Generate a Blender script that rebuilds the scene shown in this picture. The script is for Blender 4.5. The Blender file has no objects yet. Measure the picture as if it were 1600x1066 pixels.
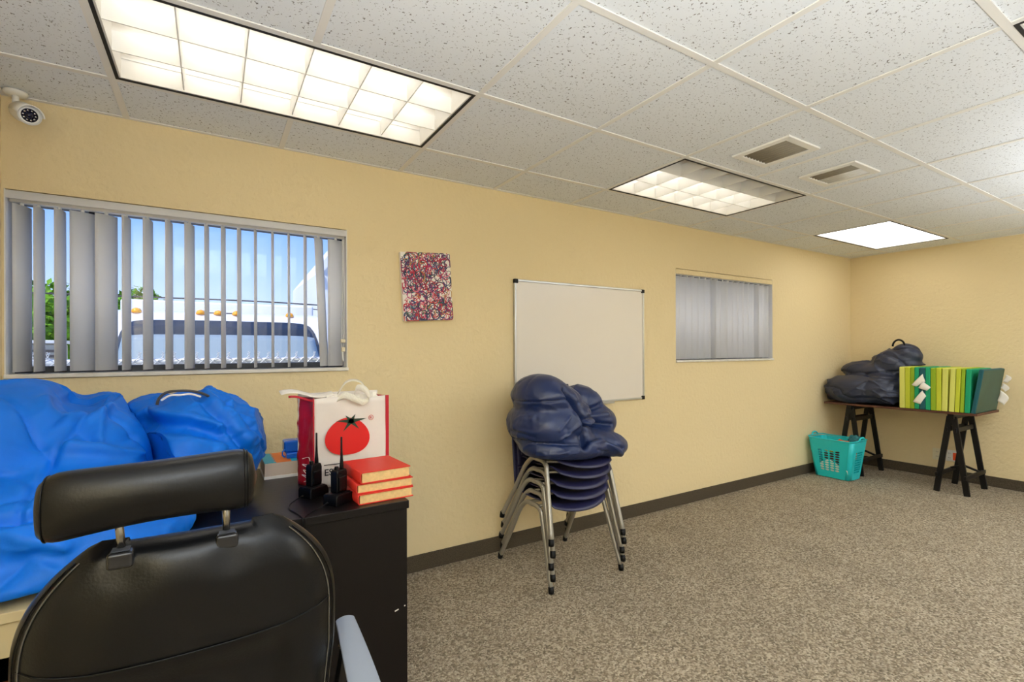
import bpy, bmesh, math, random
from mathutils import Vector, Matrix, noise
R = math.radians
rnd = random.Random(7)
sc = bpy.context.scene
C = sc.collection

# ------------------------------------------------------------ camera, sky, sun, exposure
cd = bpy.data.cameras.new('camera'); cam = bpy.data.objects.new('camera', cd); C.objects.link(cam)
YAW = 0.5504
cd.sensor_fit = 'HORIZONTAL'; cd.sensor_width = 36.0; cd.lens = 762.86 / 1600 * 36.0
cd.shift_y = 13.1 / 1600; cd.clip_start = 0.02; cd.clip_end = 300
cam.matrix_world = (Matrix.Translation((0.3147, -2.6902, 1.2775)) @ Matrix.Rotation(-YAW, 4, 'Z')
                    @ Matrix.Rotation(math.pi / 2, 4, 'X') @ Matrix.Rotation(-0.0031, 4, 'Z'))
sc.camera = cam
w = bpy.data.worlds.new('sky'); sc.world = w; w.use_nodes = True
nt = w.node_tree; nt.nodes.clear()
wo = nt.nodes.new('ShaderNodeOutputWorld'); bg = nt.nodes.new('ShaderNodeBackground')
tc = nt.nodes.new('ShaderNodeTexCoord'); sx = nt.nodes.new('ShaderNodeSeparateXYZ'); rp = nt.nodes.new('ShaderNodeValToRGB')
nt.links.new(tc.outputs['Generated'], sx.inputs[0]); nt.links.new(sx.outputs['Z'], rp.inputs[0])
rp.color_ramp.elements[0].position = 0.0; rp.color_ramp.elements[0].color = (0.66, 0.78, 1.0, 1)
rp.color_ramp.elements[1].position = 0.75; rp.color_ramp.elements[1].color = (0.06, 0.19, 0.70, 1)
e = rp.color_ramp.elements.new(0.10); e.color = (0.50, 0.68, 1.0, 1)
e = rp.color_ramp.elements.new(0.24); e.color = (0.20, 0.43, 0.98, 1)
nt.links.new(rp.outputs[0], bg.inputs[0]); nt.links.new(bg.outputs[0], wo.inputs[0]); bg.inputs[1].default_value = 1.3
sd = bpy.data.lights.new('sun', 'SUN'); sun = bpy.data.objects.new('sun', sd); C.objects.link(sun)
sd.energy = 4.4; sd.angle = R(0.6); sd.color = (1.0, 0.96, 0.88); sun.rotation_euler = (R(38), 0, R(-52))
for fx, fy, fp, fa in ((.4, -3.4, 148, 12), (4.6, -3.2, 134, 25)):      # two fill lights added unseen behind the camera to lift ceiling and walls
    fd = bpy.data.lights.new('bounce_fill', 'AREA'); fd.shape = 'DISK'; fd.size = .9; fd.energy = fp; fd.color = (.90, .95, 1.0)
    fl = bpy.data.objects.new('bounce_fill', fd); C.objects.link(fl); fl.location = (fx, fy, 1.15); fl.rotation_euler = (R(180 + fa), 0, 0)
LAMP = 4.6                                  # radiance of the fluorescent troffers
sc.view_settings.view_transform = 'Standard'; sc.view_settings.look = 'None'
sc.view_settings.gamma = 1.0; sc.view_settings.use_curve_mapping = False
sc.view_settings.exposure = 0.0
sc.cycles.use_denoising = True
sc.cycles.max_bounces = 8; sc.cycles.diffuse_bounces = 6

# ------------------------------------------------------------ materials
def lin(c):
    return tuple(((v / 255) / 12.92 if v / 255 <= .04045 else ((v / 255 + .055) / 1.055) ** 2.4) for v in c)
def mat(name, rgb, rough=.5, metal=0, spec=.5, bump=None, var=None, coat=0, emit=None, srgb=True, trans=0):
    m = bpy.data.materials.new(name); m.use_nodes = True; t = m.node_tree; b = t.nodes['Principled BSDF']
    col = lin(rgb) if srgb else rgb
    b.inputs['Base Color'].default_value = (*col, 1); b.inputs['Roughness'].default_value = rough
    b.inputs['Metallic'].default_value = metal; b.inputs['Specular IOR Level'].default_value = spec
    b.inputs['Coat Weight'].default_value = coat; b.inputs['Transmission Weight'].default_value = trans
    co = t.nodes.new('ShaderNodeTexCoord')
    if var:
        n = t.nodes.new('ShaderNodeTexNoise'); n.inputs['Scale'].default_value = var[0]; n.inputs['Detail'].default_value = 4
        t.links.new(co.outputs['Object'], n.inputs['Vector'])
        r = t.nodes.new('ShaderNodeValToRGB'); r.color_ramp.elements[0].position = .3; r.color_ramp.elements[1].position = .7
        lo = var[2] if len(var) > 2 else tuple(c * (1 - var[1]) for c in col)
        hi = var[3] if len(var) > 3 else tuple(min(1, c * (1 + var[1])) for c in col)
        r.color_ramp.elements[0].color = (*lo, 1); r.color_ramp.elements[1].color = (*hi, 1)
        t.links.new(n.outputs[0], r.inputs[0]); t.links.new(r.outputs[0], b.inputs['Base Color'])
    if bump:
        n = t.nodes.new('ShaderNodeTexNoise'); n.inputs['Scale'].default_value = bump[0]; n.inputs['Detail'].default_value = bump[2] if len(bump) > 2 else 3
        t.links.new(co.outputs['Object'], n.inputs['Vector'])
        bp = t.nodes.new('ShaderNodeBump'); bp.inputs['Strength'].default_value = bump[1]; bp.inputs['Distance'].default_value = .01
        t.links.new(n.outputs[0], bp.inputs['Height']); t.links.new(bp.outputs[0], b.inputs['Normal'])
    if emit:
        b.inputs['Emission Color'].default_value = (*emit[0], 1); b.inputs['Emission Strength'].default_value = emit[1]
    return m

M = {}
M['wall'] = mat('yellow_plaster', (229, 210, 166), .8, bump=(34, .55, 4), spec=.25)
M['front_paint'] = mat('greige_paint', (198, 194, 186), .8)
M['base'] = mat('dark_carpet_strip', (86, 77, 64), .95, bump=(300, .5), var=(260, .5), spec=.1)
M['white_metal'] = mat('white_enamel', (232, 230, 224), .4)
M['grid'] = mat('grid_white_metal', (228, 226, 221), .55)
M['black'] = mat('black_plastic', (9, 9, 11), .4, spec=.25)
M['black_gap'] = mat('black_trim', (14, 13, 15), .6)
M['marble'] = mat('white_marble', (222, 217, 208), .3, var=(14, .12))
M['vane'] = mat('pvc_vane', (250, 249, 247), .5)
M['alu'] = mat('brushed_aluminium', (190, 190, 188), .35, metal=.85)
M['bronze'] = mat('dark_window_frame', (58, 62, 70), .5)
M['steel'] = mat('chrome_steel', (150, 147, 141), .24, metal=1)
M['legs'] = mat('grey_painted_tube', (168, 164, 154), .35, metal=.55)
M['shell'] = mat('navy_polypropylene', (38, 38, 74), .38, bump=(400, .05))
M['navy'] = mat('navy_nylon', (23, 42, 88), .38, bump=(260, .05), var=(9, .18), spec=.6)
M['navy2'] = mat('dark_navy_nylon', (34, 42, 66), .42, bump=(260, .05), var=(9, .18), spec=.6)
M['blue'] = mat('blue_nylon', (0, 106, 214), .5, bump=(300, .04), var=(7, .10), spec=.28)
M['leather'] = mat('black_leather', (7, 8, 11), .3, bump=(220, .05), spec=.36)
M['leather_panel'] = mat('black_leather_panel', (7, 7, 9), .42, bump=(220, .09))
M['socket'] = mat('socket_plastic', (34, 34, 36), .25)
M['stitch'] = mat('stitching', (84, 80, 72), .7)
M['espresso'] = mat('espresso_laminate', (15, 11, 11), .34, spec=.32, var=(3, .2), bump=(60, .03))
M['beige_lam'] = mat('beige_laminate', (196, 180, 140), .5)
M['carton'] = mat('brown_carton', (168, 88, 44), .8, var=(12, .15))
M['red_cover'] = mat('red_book_cloth', (214, 46, 32), .5, bump=(300, .06))
M['pages'] = mat('book_pages', (222, 186, 128), .85, var=(90, .10))
M['bag_white'] = mat('bag_white_poly', (226, 218, 210), .45, bump=(9, .25))
M['bag_red'] = mat('bag_red_poly', (190, 20, 44), .28, bump=(14, .6))
M['print_red'] = mat('tomato_red_print', (214, 22, 16), .4)
M['print_green'] = mat('dark_green_print', (22, 56, 34), .5)
M['print_black'] = mat('black_print', (24, 22, 22), .5)
M['paper'] = mat('white_paper', (240, 234, 224), .7)
M['webbing'] = mat('cream_webbing', (234, 228, 212), .6)
M['orange_led'] = mat('orange_button', (255, 96, 30), .4)
M['cyan'] = mat('cyan_card', (28, 170, 200), .5)
M['orange'] = mat('orange_card', (246, 128, 40), .5)
M['card_side'] = mat('grey_card', (206, 188, 172), .6)
M['blue_plastic'] = mat('blue_clear_plastic', (20, 100, 214), .15, spec=.6)
M['teal'] = mat('turquoise_plastic', (30, 200, 208), .38)
M['board'] = mat('table_board', (88, 50, 34), .5)
M['black_wood'] = mat('black_painted_wood', (10, 9, 9), .45, spec=.35)
M['lime'] = mat('lime_fabric', (196, 204, 52), .75, bump=(200, .1))
M['lime_pale'] = mat('pale_lime_fabric', (216, 218, 108), .75, bump=(200, .1))
M['moss'] = mat('leaf_green_fabric', (148, 178, 30), .75, bump=(200, .1))
M['green'] = mat('emerald_fabric', (4, 160, 110), .6, bump=(200, .1))
M['teal_dark'] = mat('petrol_fabric', (10, 88, 98), .6, bump=(200, .1))
M['slate'] = mat('slate_green_face', (52, 84, 70), .55, var=(6, .15))
M['plate'] = mat('ivory_plate', (224, 214, 184), .5)
M['plate_white'] = mat('white_plate', (232, 230, 226), .5)
M['sticker'] = mat('orange_red_sticker', (236, 84, 32), .5)
M['board_white'] = mat('whiteboard_enamel', (226, 218, 206), .22)
M['canvas'] = mat('white_canvas', (236, 230, 222), .8)
M['lens'] = mat('camera_glass', (18, 18, 40), .12)
M['truck'] = mat('white_truck_paint', (238, 238, 240), .3)
M['amber'] = mat('amber_lens', (255, 170, 20), .25)
M['tyre'] = mat('tyre_rubber', (26, 26, 27), .8)
M['glass_reflect_tone'] = mat('windscreen', (150, 166, 172), .06, spec=.9)  # reflected brightness is painted into this pale base colour
M['screen_band'] = mat('windscreen_tint', (50, 58, 70), .12)
M['galv'] = mat('galvanised_wire', (214, 216, 218), .4, metal=.3)
M['leaf'] = mat('green_leaf', (110, 158, 36), .6, var=(3, .5), spec=.2)
M['bark'] = mat('tree_bark', (92, 74, 58), .9)
M['building'] = mat('white_stucco', (232, 234, 236), .8)
M['asphalt'] = mat('pale_asphalt', (196, 194, 188), .9, var=(20, .2))
M['cable'] = mat('dark_cable', (70, 66, 66), .6)
M['gripper'] = mat('vent_slat_enamel', (150, 142, 124), .45)
M['duct'] = mat('dark_duct', (48, 44, 36), .8)
M['snack_a'] = mat('orange_wrapper', (216, 104, 50), .3)
M['snack_b'] = mat('yellow_wrapper', (232, 186, 60), .3)
M['snack_c'] = mat('maroon_wrapper', (96, 34, 34), .3)
M['teal_bag'] = mat('teal_cloth', (24, 104, 112), .5)

def lamp_mat(name, strength):
    m = bpy.data.materials.new(name); m.use_nodes = True; t = m.node_tree; t.nodes.clear()
    o = t.nodes.new('ShaderNodeOutputMaterial'); em = t.nodes.new('ShaderNodeEmission')
    em.inputs[0].default_value = (1.0, .97, .92, 1); em.inputs[1].default_value = strength
    t.links.new(em.outputs[0], o.inputs[0]); return m
M['lamp'] = lamp_mat('lit_diffuser', LAMP)
M['lamp_soft'] = lamp_mat('lit_prismatic_lens', 3.2)
M['dead_tube'] = mat('unlit_tube', (226, 222, 214), .4)
M['reflector'] = mat('lamp_reflector', (226, 222, 213), .35)
M['louver'] = mat('louvre_blade', (232, 230, 224), .4)

def carpet():
    m = mat('loop_carpet', (120, 106, 88), .95, spec=.1); t = m.node_tree; b = t.nodes['Principled BSDF']
    co = t.nodes.new('ShaderNodeTexCoord')
    v = t.nodes.new('ShaderNodeTexVoronoi'); v.inputs['Scale'].default_value = 135; t.links.new(co.outputs['Object'], v.inputs['Vector'])
    r = t.nodes.new('ShaderNodeValToRGB'); cr = r.color_ramp
    cr.elements[0].position = 0; cr.elements[0].color = (*lin((122, 111, 94)), 1)
    cr.elements[1].position = 1; cr.elements[1].color = (*lin((206, 193, 171)), 1)
    k = cr.elements.new(.5); k.color = (*lin((166, 152, 131)), 1)
    sp = t.nodes.new('ShaderNodeSeparateColor'); t.links.new(v.outputs['Color'], sp.inputs[0]); t.links.new(sp.outputs[0], r.inputs[0])
    n = t.nodes.new('ShaderNodeTexNoise'); n.inputs['Scale'].default_value = 3; n.inputs['Detail'].default_value = 5; t.links.new(co.outputs['Object'], n.inputs['Vector'])
    mx = t.nodes.new('ShaderNodeMix'); mx.data_type = 'RGBA'; mx.blend_type = 'MULTIPLY'; mx.inputs['Factor'].default_value = .35
    t.links.new(r.outputs[0], mx.inputs['A']); t.links.new(n.outputs[0], mx.inputs['B']); t.links.new(mx.outputs['Result'], b.inputs['Base Color'])
    bp = t.nodes.new('ShaderNodeBump'); bp.inputs['Strength'].default_value = .8; bp.inputs['Distance'].default_value = .006; bp.invert = True
    t.links.new(v.outputs['Distance'], bp.inputs['Height']); t.links.new(bp.outputs[0], b.inputs['Normal'])
    return m
M['carpet'] = carpet()
def tile_mat():
    m = mat('mineral_ceiling_tile', (228, 232, 236), .9, spec=.1); t = m.node_tree; b = t.nodes['Principled BSDF']
    co = t.nodes.new('ShaderNodeTexCoord'); oi = t.nodes.new('ShaderNodeObjectInfo')
    ad = t.nodes.new('ShaderNodeVectorMath'); ad.operation = 'MULTIPLY_ADD'
    cb = t.nodes.new('ShaderNodeCombineXYZ')
    for i in range(3): t.links.new(oi.outputs['Random'], cb.inputs[i])
    ad.inputs[1].default_value = (1, 1, 1)
    sc_ = t.nodes.new('ShaderNodeVectorMath'); sc_.operation = 'SCALE'; sc_.inputs['Scale'].default_value = 37
    t.links.new(cb.outputs[0], sc_.inputs[0]); t.links.new(co.outputs['Object'], ad.inputs[0]); t.links.new(sc_.outputs[0], ad.inputs[2])
    n = t.nodes.new('ShaderNodeTexNoise'); n.inputs['Scale'].default_value = 128; n.inputs['Detail'].default_value = 1.5; n.inputs['Distortion'].default_value = .8
    t.links.new(ad.outputs[0], n.inputs['Vector'])
    r = t.nodes.new('ShaderNodeValToRGB'); cr = r.color_ramp
    cr.elements[0].position = .645; cr.elements[0].color = (*lin((228, 232, 236)), 1)
    cr.elements[1].position = .69; cr.elements[1].color = (*lin((120, 117, 113)), 1)
    t.links.new(n.outputs[0], r.inputs[0]); t.links.new(r.outputs[0], b.inputs['Base Color'])
    bp = t.nodes.new('ShaderNodeBump'); bp.inputs['Strength'].default_value = .4; bp.inputs['Distance'].default_value = .004; bp.invert = True
    t.links.new(r.outputs[0], bp.inputs['Height']); bp.invert = False; t.links.new(bp.outputs[0], b.inputs['Normal'])
    return m
M['tile'] = tile_mat()
def pane_mat():
    m = bpy.data.materials.new('window_glass'); m.use_nodes = True; t = m.node_tree; t.nodes.clear()
    o = t.nodes.new('ShaderNodeOutputMaterial'); mx = t.nodes.new('ShaderNodeMixShader'); a = t.nodes.new('ShaderNodeBsdfTransparent')
    g = t.nodes.new('ShaderNodeBsdfGlossy'); g.inputs['Roughness'].default_value = .02; f = t.nodes.new('ShaderNodeFresnel'); f.inputs[0].default_value = 1.35
    a.inputs[0].default_value = (.985, .99, .99, 1)
    t.links.new(f.outputs[0], mx.inputs[0]); t.links.new(a.outputs[0], mx.inputs[1]); t.links.new(g.outputs[0], mx.inputs[2]); t.links.new(mx.outputs[0], o.inputs[0])
    return m
M['glass'] = pane_mat()
def vane_mat():
    m = M['vane']; t = m.node_tree; b = t.nodes['Principled BSDF']; o = t.nodes['Material Output']
    tr = t.nodes.new('ShaderNodeBsdfTranslucent'); tr.inputs[0].default_value = (*lin((246, 246, 248)), 1)
    mx = t.nodes.new('ShaderNodeMixShader'); mx.inputs[0].default_value = .5
    t.links.new(b.outputs[0], mx.inputs[1]); t.links.new(tr.outputs[0], mx.inputs[2]); t.links.new(mx.outputs[0], o.inputs[0])
vane_mat()

# ------------------------------------------------------------ mesh helpers
class MB:
    def __init__(s): s.v = []; s.f = []; s.mi = []; s.m = 0
    def quad(s, a, b, c, d):
        n = len(s.v); s.v += [tuple(a), tuple(b), tuple(c), tuple(d)]; s.f.append((n, n + 1, n + 2, n + 3)); s.mi.append(s.m); return s
    def box(s, x0, x1, y0, y1, z0, z1, mtx=None):
        n = len(s.v)
        P = [Vector(p) for p in ((x0, y0, z0), (x1, y0, z0), (x1, y1, z0), (x0, y1, z0), (x0, y0, z1), (x1, y0, z1), (x1, y1, z1), (x0, y1, z1))]
        if mtx: P = [mtx @ p for p in P]
        s.v += [tuple(p) for p in P]
        for q in ((3, 2, 1, 0), (4, 5, 6, 7), (0, 1, 5, 4), (1, 2, 6, 5), (2, 3, 7, 6), (3, 0, 4, 7)):
            s.f.append(tuple(n + i for i in q)); s.mi.append(s.m)
        return s
    def bar(s, a, b, wx, wz, up=(0, 0, 1)):
        a = Vector(a); b = Vector(b); d = (b - a); L = d.length; d.normalize(); up = Vector(up)
        r = d.cross(up)
        if r.length < 1e-4: r = d.cross(Vector((1, 0, 0)))
        r.normalize(); u = r.cross(d)
        m = Matrix((( r.x, d.x, u.x, a.x), (r.y, d.y, u.y, a.y), (r.z, d.z, u.z, a.z), (0, 0, 0, 1)))
        return s.box(-wx / 2, wx / 2, 0, L, -wz / 2, wz / 2, m)
    def tube(s, pts, r, seg=10, cap=True, sy=1.0, closed=False):
        P = [Vector(p) for p in pts]; n = len(P); rr = r if isinstance(r, (list, tuple)) else [r] * n
        base = len(s.v); ref = None
        for i, p in enumerate(P):
            if closed: d = P[(i + 1) % n] - P[i - 1]
            else: d = P[min(i + 1, n - 1)] - P[max(i - 1, 0)]
            d.normalize()
            if ref is None:
                ref = Vector((0, 0, 1)) if abs(d.z) < .9 else Vector((1, 0, 0))
            x = ref - d * ref.dot(d); x.normalize(); y = d.cross(x); ref = x
            for k in range(seg):
                a = 2 * math.pi * k / seg
                s.v.append(tuple(p + x * (rr[i] * math.cos(a)) + y * (rr[i] * sy * math.sin(a))))
        for i in range(n if closed else n - 1):
            j = (i + 1) % n
            for k in range(seg):
                l = (k + 1) % seg
                s.f.append((base + i * seg + k, base + i * seg + l, base + j * seg + l, base + j * seg + k)); s.mi.append(s.m)
        if cap and not closed:
            s.f.append(tuple(base + k for k in range(seg))[::-1]); s.mi.append(s.m)
            s.f.append(tuple(base + (n - 1) * seg + k for k in range(seg))); s.mi.append(s.m)
        return s
    def lathe(s, prof, seg=20, mtx=None, cap=True):
        base = len(s.v)
        for r, z in prof:
            for k in range(seg):
                a = 2 * math.pi * k / seg; p = Vector((r * math.cos(a), r * math.sin(a), z))
                s.v.append(tuple(mtx @ p if mtx else p))
        for i in range(len(prof) - 1):
            for k in range(seg):
                l = (k + 1) % seg
                s.f.append((base + i * seg + k, base + i * seg + l, base + (i + 1) * seg + l, base + (i + 1) * seg + k)); s.mi.append(s.m)
        if cap:
            s.f.append(tuple(base + k for k in range(seg))[::-1]); s.mi.append(s.m)
            s.f.append(tuple(base + (len(prof) - 1) * seg + k for k in range(seg))); s.mi.append(s.m)
        return s
    def prism(s, poly, t, mtx=None):
        """poly: 2-D outline in local XZ, extruded 0..t along local Y"""
        n = len(poly); b = len(s.v)
        for y in (0, t):
            for x, z in poly:
                p = Vector((x, y, z)); s.v.append(tuple(mtx @ p if mtx else p))
        s.f.append(tuple(range(b, b + n))); s.mi.append(s.m); s.f.append(tuple(range(b + 2 * n - 1, b + n - 1, -1))); s.mi.append(s.m)
        for i in range(n):
            j = (i + 1) % n; s.f.append((b + j, b + i, b + n + i, b + n + j)); s.mi.append(s.m)
        return s
    def grid(s, fn, nu, nv):
        b = len(s.v)
        for j in range(nv + 1):
            for i in range(nu + 1): s.v.append(tuple(fn(i / nu, j / nv)))
        for j in range(nv):
            for i in range(nu):
                a = b + j * (nu + 1) + i; s.f.append((a, a + 1, a + nu + 2, a + nu + 1)); s.mi.append(s.m)
        return s
    def mesh(s, name, mats, smooth=False):
        me = bpy.data.meshes.new(name); me.from_pydata(s.v, [], s.f)
        for m in (mats if isinstance(mats, (list, tuple)) else [mats]): me.materials.append(m)
        me.polygons.foreach_set('material_index', s.mi)
        bm = bmesh.new(); bm.from_mesh(me); bmesh.ops.recalc_face_normals(bm, faces=bm.faces); bm.to_mesh(me); bm.free()
        if smooth: me.polygons.foreach_set('use_smooth', [True] * len(me.polygons))
        me.update(); return me
    def build(s, name, mats, parent=None, loc=(0, 0, 0), rot=(0, 0, 0), smooth=False, bevel=0, seg=2, solid=0, sub=0, world=False):
        if world and parent is not None:
            off = rootloc(parent); s.v = [tuple(Vector(p) - off) for p in s.v]
        return link(name, s.mesh(name, mats, smooth), parent, loc, rot, bevel, seg, solid, sub, smooth)
def rootloc(o):
    v = Vector(o.location)
    while o.parent: o = o.parent; v += Vector(o.location)
    return v
def link(name, me, parent=None, loc=(0, 0, 0), rot=(0, 0, 0), bevel=0, seg=2, solid=0, sub=0, smooth=False):
    o = bpy.data.objects.new(name, me); C.objects.link(o); o.location = loc; o.rotation_euler = rot
    if parent is not None: o.parent = parent
    if solid:
        k = o.modifiers.new('solid', 'SOLIDIFY'); k.thickness = solid; k.offset = 0
    if bevel:
        k = o.modifiers.new('bevel', 'BEVEL'); k.width = bevel; k.segments = seg; k.limit_method = 'ANGLE'; k.angle_limit = R(35)
        me.polygons.foreach_set('use_smooth', [True] * len(me.polygons))
        k.harden_normals = True
    if sub:
        k = o.modifiers.new('sub', 'SUBSURF'); k.levels = sub; k.render_levels = sub
    return o
def tag(o, label=None, cat=None, group=None, kind=None):
    if label: o['label'] = label
    if cat: o['category'] = cat
    if group: o['group'] = group
    if kind: o['kind'] = kind
    return o
def thing(name, label, cat, loc=(0, 0, 0), rz=0, group=None):
    o = bpy.data.objects.new(name, None); C.objects.link(o); o.location = loc; o.rotation_euler = (0, 0, rz); o.empty_display_size = .05
    return tag(o, label, cat, group)
def structure(o, label=None): return tag(o, label, None, None, 'structure')
def sroot(name, loc=(0, 0, 0)):
    o = bpy.data.objects.new(name, None); C.objects.link(o); o.location = loc; return structure(o)
def copy_tree(o, parent=None):
    c = o.copy(); C.objects.link(c); c.parent = parent
    for ch in list(o.children): copy_tree(ch, c)
    return c
def arc(fn, n): return [fn(i / n) for i in range(n + 1)]
def smooth_path(pts, n=8):
    P = [Vector(p) for p in pts]; out = []
    for i in range(len(P) - 1):
        p0 = P[max(i - 1, 0)]; p1 = P[i]; p2 = P[i + 1]; p3 = P[min(i + 2, len(P) - 1)]
        for k in range(n):
            t = k / n
            out.append(.5 * ((2 * p1) + (p2 - p0) * t + (2 * p0 - 5 * p1 + 4 * p2 - p3) * t * t + (3 * p1 - p0 - 3 * p2 + p3) * t ** 3))
    out.append(P[-1]); return out
def bake(o):
    dg = bpy.context.evaluated_depsgraph_get(); dg.update()
    return bpy.data.meshes.new_from_object(o.evaluated_get(dg))
def text_mesh(s, size, mtx, m, ext=.0004):
    cu = bpy.data.curves.new('letters', 'FONT'); cu.body = s; cu.size = size; cu.extrude = ext; cu.offset = size * .012
    o = bpy.data.objects.new('letters', cu); C.objects.link(o); me = bake(o); bpy.data.objects.remove(o)
    me.transform(mtx); me.materials.clear(); me.materials.append(m); return me
def soft(name, blobs, m, fn, parent=None, voxel=.02, it=6, floor=None, sub=1, lim=None):
    """one cushion-like skin grown round overlapping lumps, then creased by fn(p, n) -> offset along n"""
    bm = bmesh.new()
    for (c, r, rot) in blobs:
        mx = Matrix.Translation(c) @ Matrix.Rotation(R(rot[2]), 4, 'Z') @ Matrix.Rotation(R(rot[1]), 4, 'Y') @ Matrix.Rotation(R(rot[0]), 4, 'X') @ Matrix.Diagonal((*r, 1))
        bmesh.ops.create_icosphere(bm, subdivisions=4, radius=1, matrix=mx)
    me = bpy.data.meshes.new(name); bm.to_mesh(me); bm.free()
    o = bpy.data.objects.new(name, me); C.objects.link(o)
    k = o.modifiers.new('r', 'REMESH'); k.mode = 'VOXEL'; k.voxel_size = voxel
    k = o.modifiers.new('s', 'SMOOTH'); k.iterations = it; k.factor = .5
    if sub: k = o.modifiers.new('u', 'SUBSURF'); k.levels = sub; k.render_levels = sub
    me2 = bake(o); bpy.data.objects.remove(o)
    off = rootloc(parent) if parent else Vector((0, 0, 0))
    nn = [v.normal.copy() for v in me2.vertices]
    for v, n in zip(me2.vertices, nn):
        p = v.co.copy(); q = p + n * fn(p, n)
        if floor is not None:
            f = floor(q) if callable(floor) else floor
            if q.z < f + .02: q.z = f + max(0, (q.z - f + .06) * .25) * (1 if q.z > f - .06 else 0)
        if lim: q = lim(q)
        v.co = q - off
    me2.materials.clear(); me2.materials.append(m)
    me2.polygons.foreach_set('use_smooth', [True] * len(me2.polygons)); me2.update()
    return link(name, me2, parent)
def ridge(p, f, pw=4): return (1 - min(1, abs(noise.noise(p * f)) * 1.6)) ** pw
def groove(p, q, n, wd, dp, pk=0, fr=90, pw=.045):
    """a sewn seam where the plane (q, n) cuts the skin: a narrow valley with puckers running across it"""
    n = Vector(n).normalized(); d = (p - Vector(q)).dot(n); r = -dp * math.exp(-(d / wd) ** 2)
    if pk and abs(d) < pw * 3:
        t = p - n * d
        s_ = noise.noise(Vector((t.x * fr * .35, t.y * fr * .35, t.z * fr * .35))) + .6 * noise.noise(t * fr * .8)
        r += pk * s_ * math.exp(-(d / pw) ** 2)
    return r
def fold(p, P, wd, h, front=-9):
    """a crease (h < 0) or crest (h > 0) following the polyline P given in x, z"""
    if p.y > front and front > -9: return 0
    best = 9
    for (ax, az), (bx, bz) in zip(P, P[1:]):
        dx, dz = bx - ax, bz - az; t = max(0, min(1, ((p.x - ax) * dx + (p.z - az) * dz) / (dx * dx + dz * dz)))
        best = min(best, math.hypot(p.x - ax - dx * t, p.z - az - dz * t))
    return h * math.exp(-(best / wd) ** 2)
def wrinkles(seed, a1, a2, st=(1, 1, 1), a0=.012):
    o = Vector((seed * 3.1, seed * 1.7, seed * 5.3)); st = Vector(st)
    def fn(p):
        w_ = Vector((noise.noise(p * 3 + o), noise.noise(p * 3 - o), noise.noise(p * 3 + o * 2))) * .10
        q = Vector(((p.x + w_.x) * st.x, (p.y + w_.y) * st.y, (p.z + w_.z) * st.z)) + o
        mask = max(0, min(1, .45 + 1.6 * noise.noise(p * 2.6 + o))); m2 = max(0, min(1, .3 + 2 * noise.noise(p * 4 - o)))
        return a0 * noise.noise(p * 4 + o) + mask * a1 * (ridge(q, 3.4, 7) - .15) - (1 - mask) * a1 * .8 * ridge(q + Vector((5, 2, 1)), 2.6, 9) + m2 * a2 * (ridge(q, 9.5, 6) - .15)
    return fn

# ------------------------------------------------------------ room shell
CEIL = 2.2871; XL, XR = -.392, 6.437; YB = -5.30; T = .6096; YA = -.37
W1 = (-.386, .932, 1.165, 1.921); W2 = (3.53, 4.907, 1.165, 1.936)
structure(MB().box(XL - .15, XR + .15, YB - .15, .2, -.12, 0).build('floor', M['carpet']), 'grey brown speckled loop carpet')
b = MB()
xs = [XL - .15, W1[0], W1[1], W2[0], W2[1], XR + .15]
b.box(xs[0], xs[1], 0, .2, 0, 2.7); b.box(xs[2], xs[3], 0, .2, 0, 2.7); b.box(xs[4], xs[5], 0, .2, 0, 2.7)
b.box(W1[0], W1[1], 0, .2, 0, W1[2]); b.box(W1[0], W1[1], 0, .2, W1[3], 2.7)
b.box(W2[0], W2[1], 0, .2, 0, W2[2]); b.box(W2[0], W2[1], 0, .2, W2[3], 2.7)
structure(b.build('wall_back', M['wall']), 'long yellow plaster wall with the two windows')
structure(MB().box(XL - .15, XL, YB, 0, 0, 2.7).build('wall_left', M['wall']), 'yellow plaster wall at the end by the security camera')
structure(MB().box(XR, XR + .15, YB, 0, 0, 2.7).build('wall_right', M['wall']), 'yellow plaster end wall behind the trestle table')
structure(MB().box(XL - .15, XR + .15, YB - .15, YB, 0, 2.7).build('wall_front', M['front_paint']), 'plain off-white wall opposite the windows')
structure(MB().box(XL, XR, -.012, 0, 0, .094).build('baseboard_back', M['base'], bevel=.003), 'dark brown carpet strip along the window wall')
structure(MB().box(XR - .012, XR, YB, -.012, 0, .094).build('baseboard_right', M['base'], bevel=.003), 'dark brown carpet strip along the end wall')
structure(MB().box(XL, XL + .012, YB, -.012, 0, .094).build('baseboard_left', M['base'], bevel=.003), 'dark brown carpet strip beside the beige table')

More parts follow.
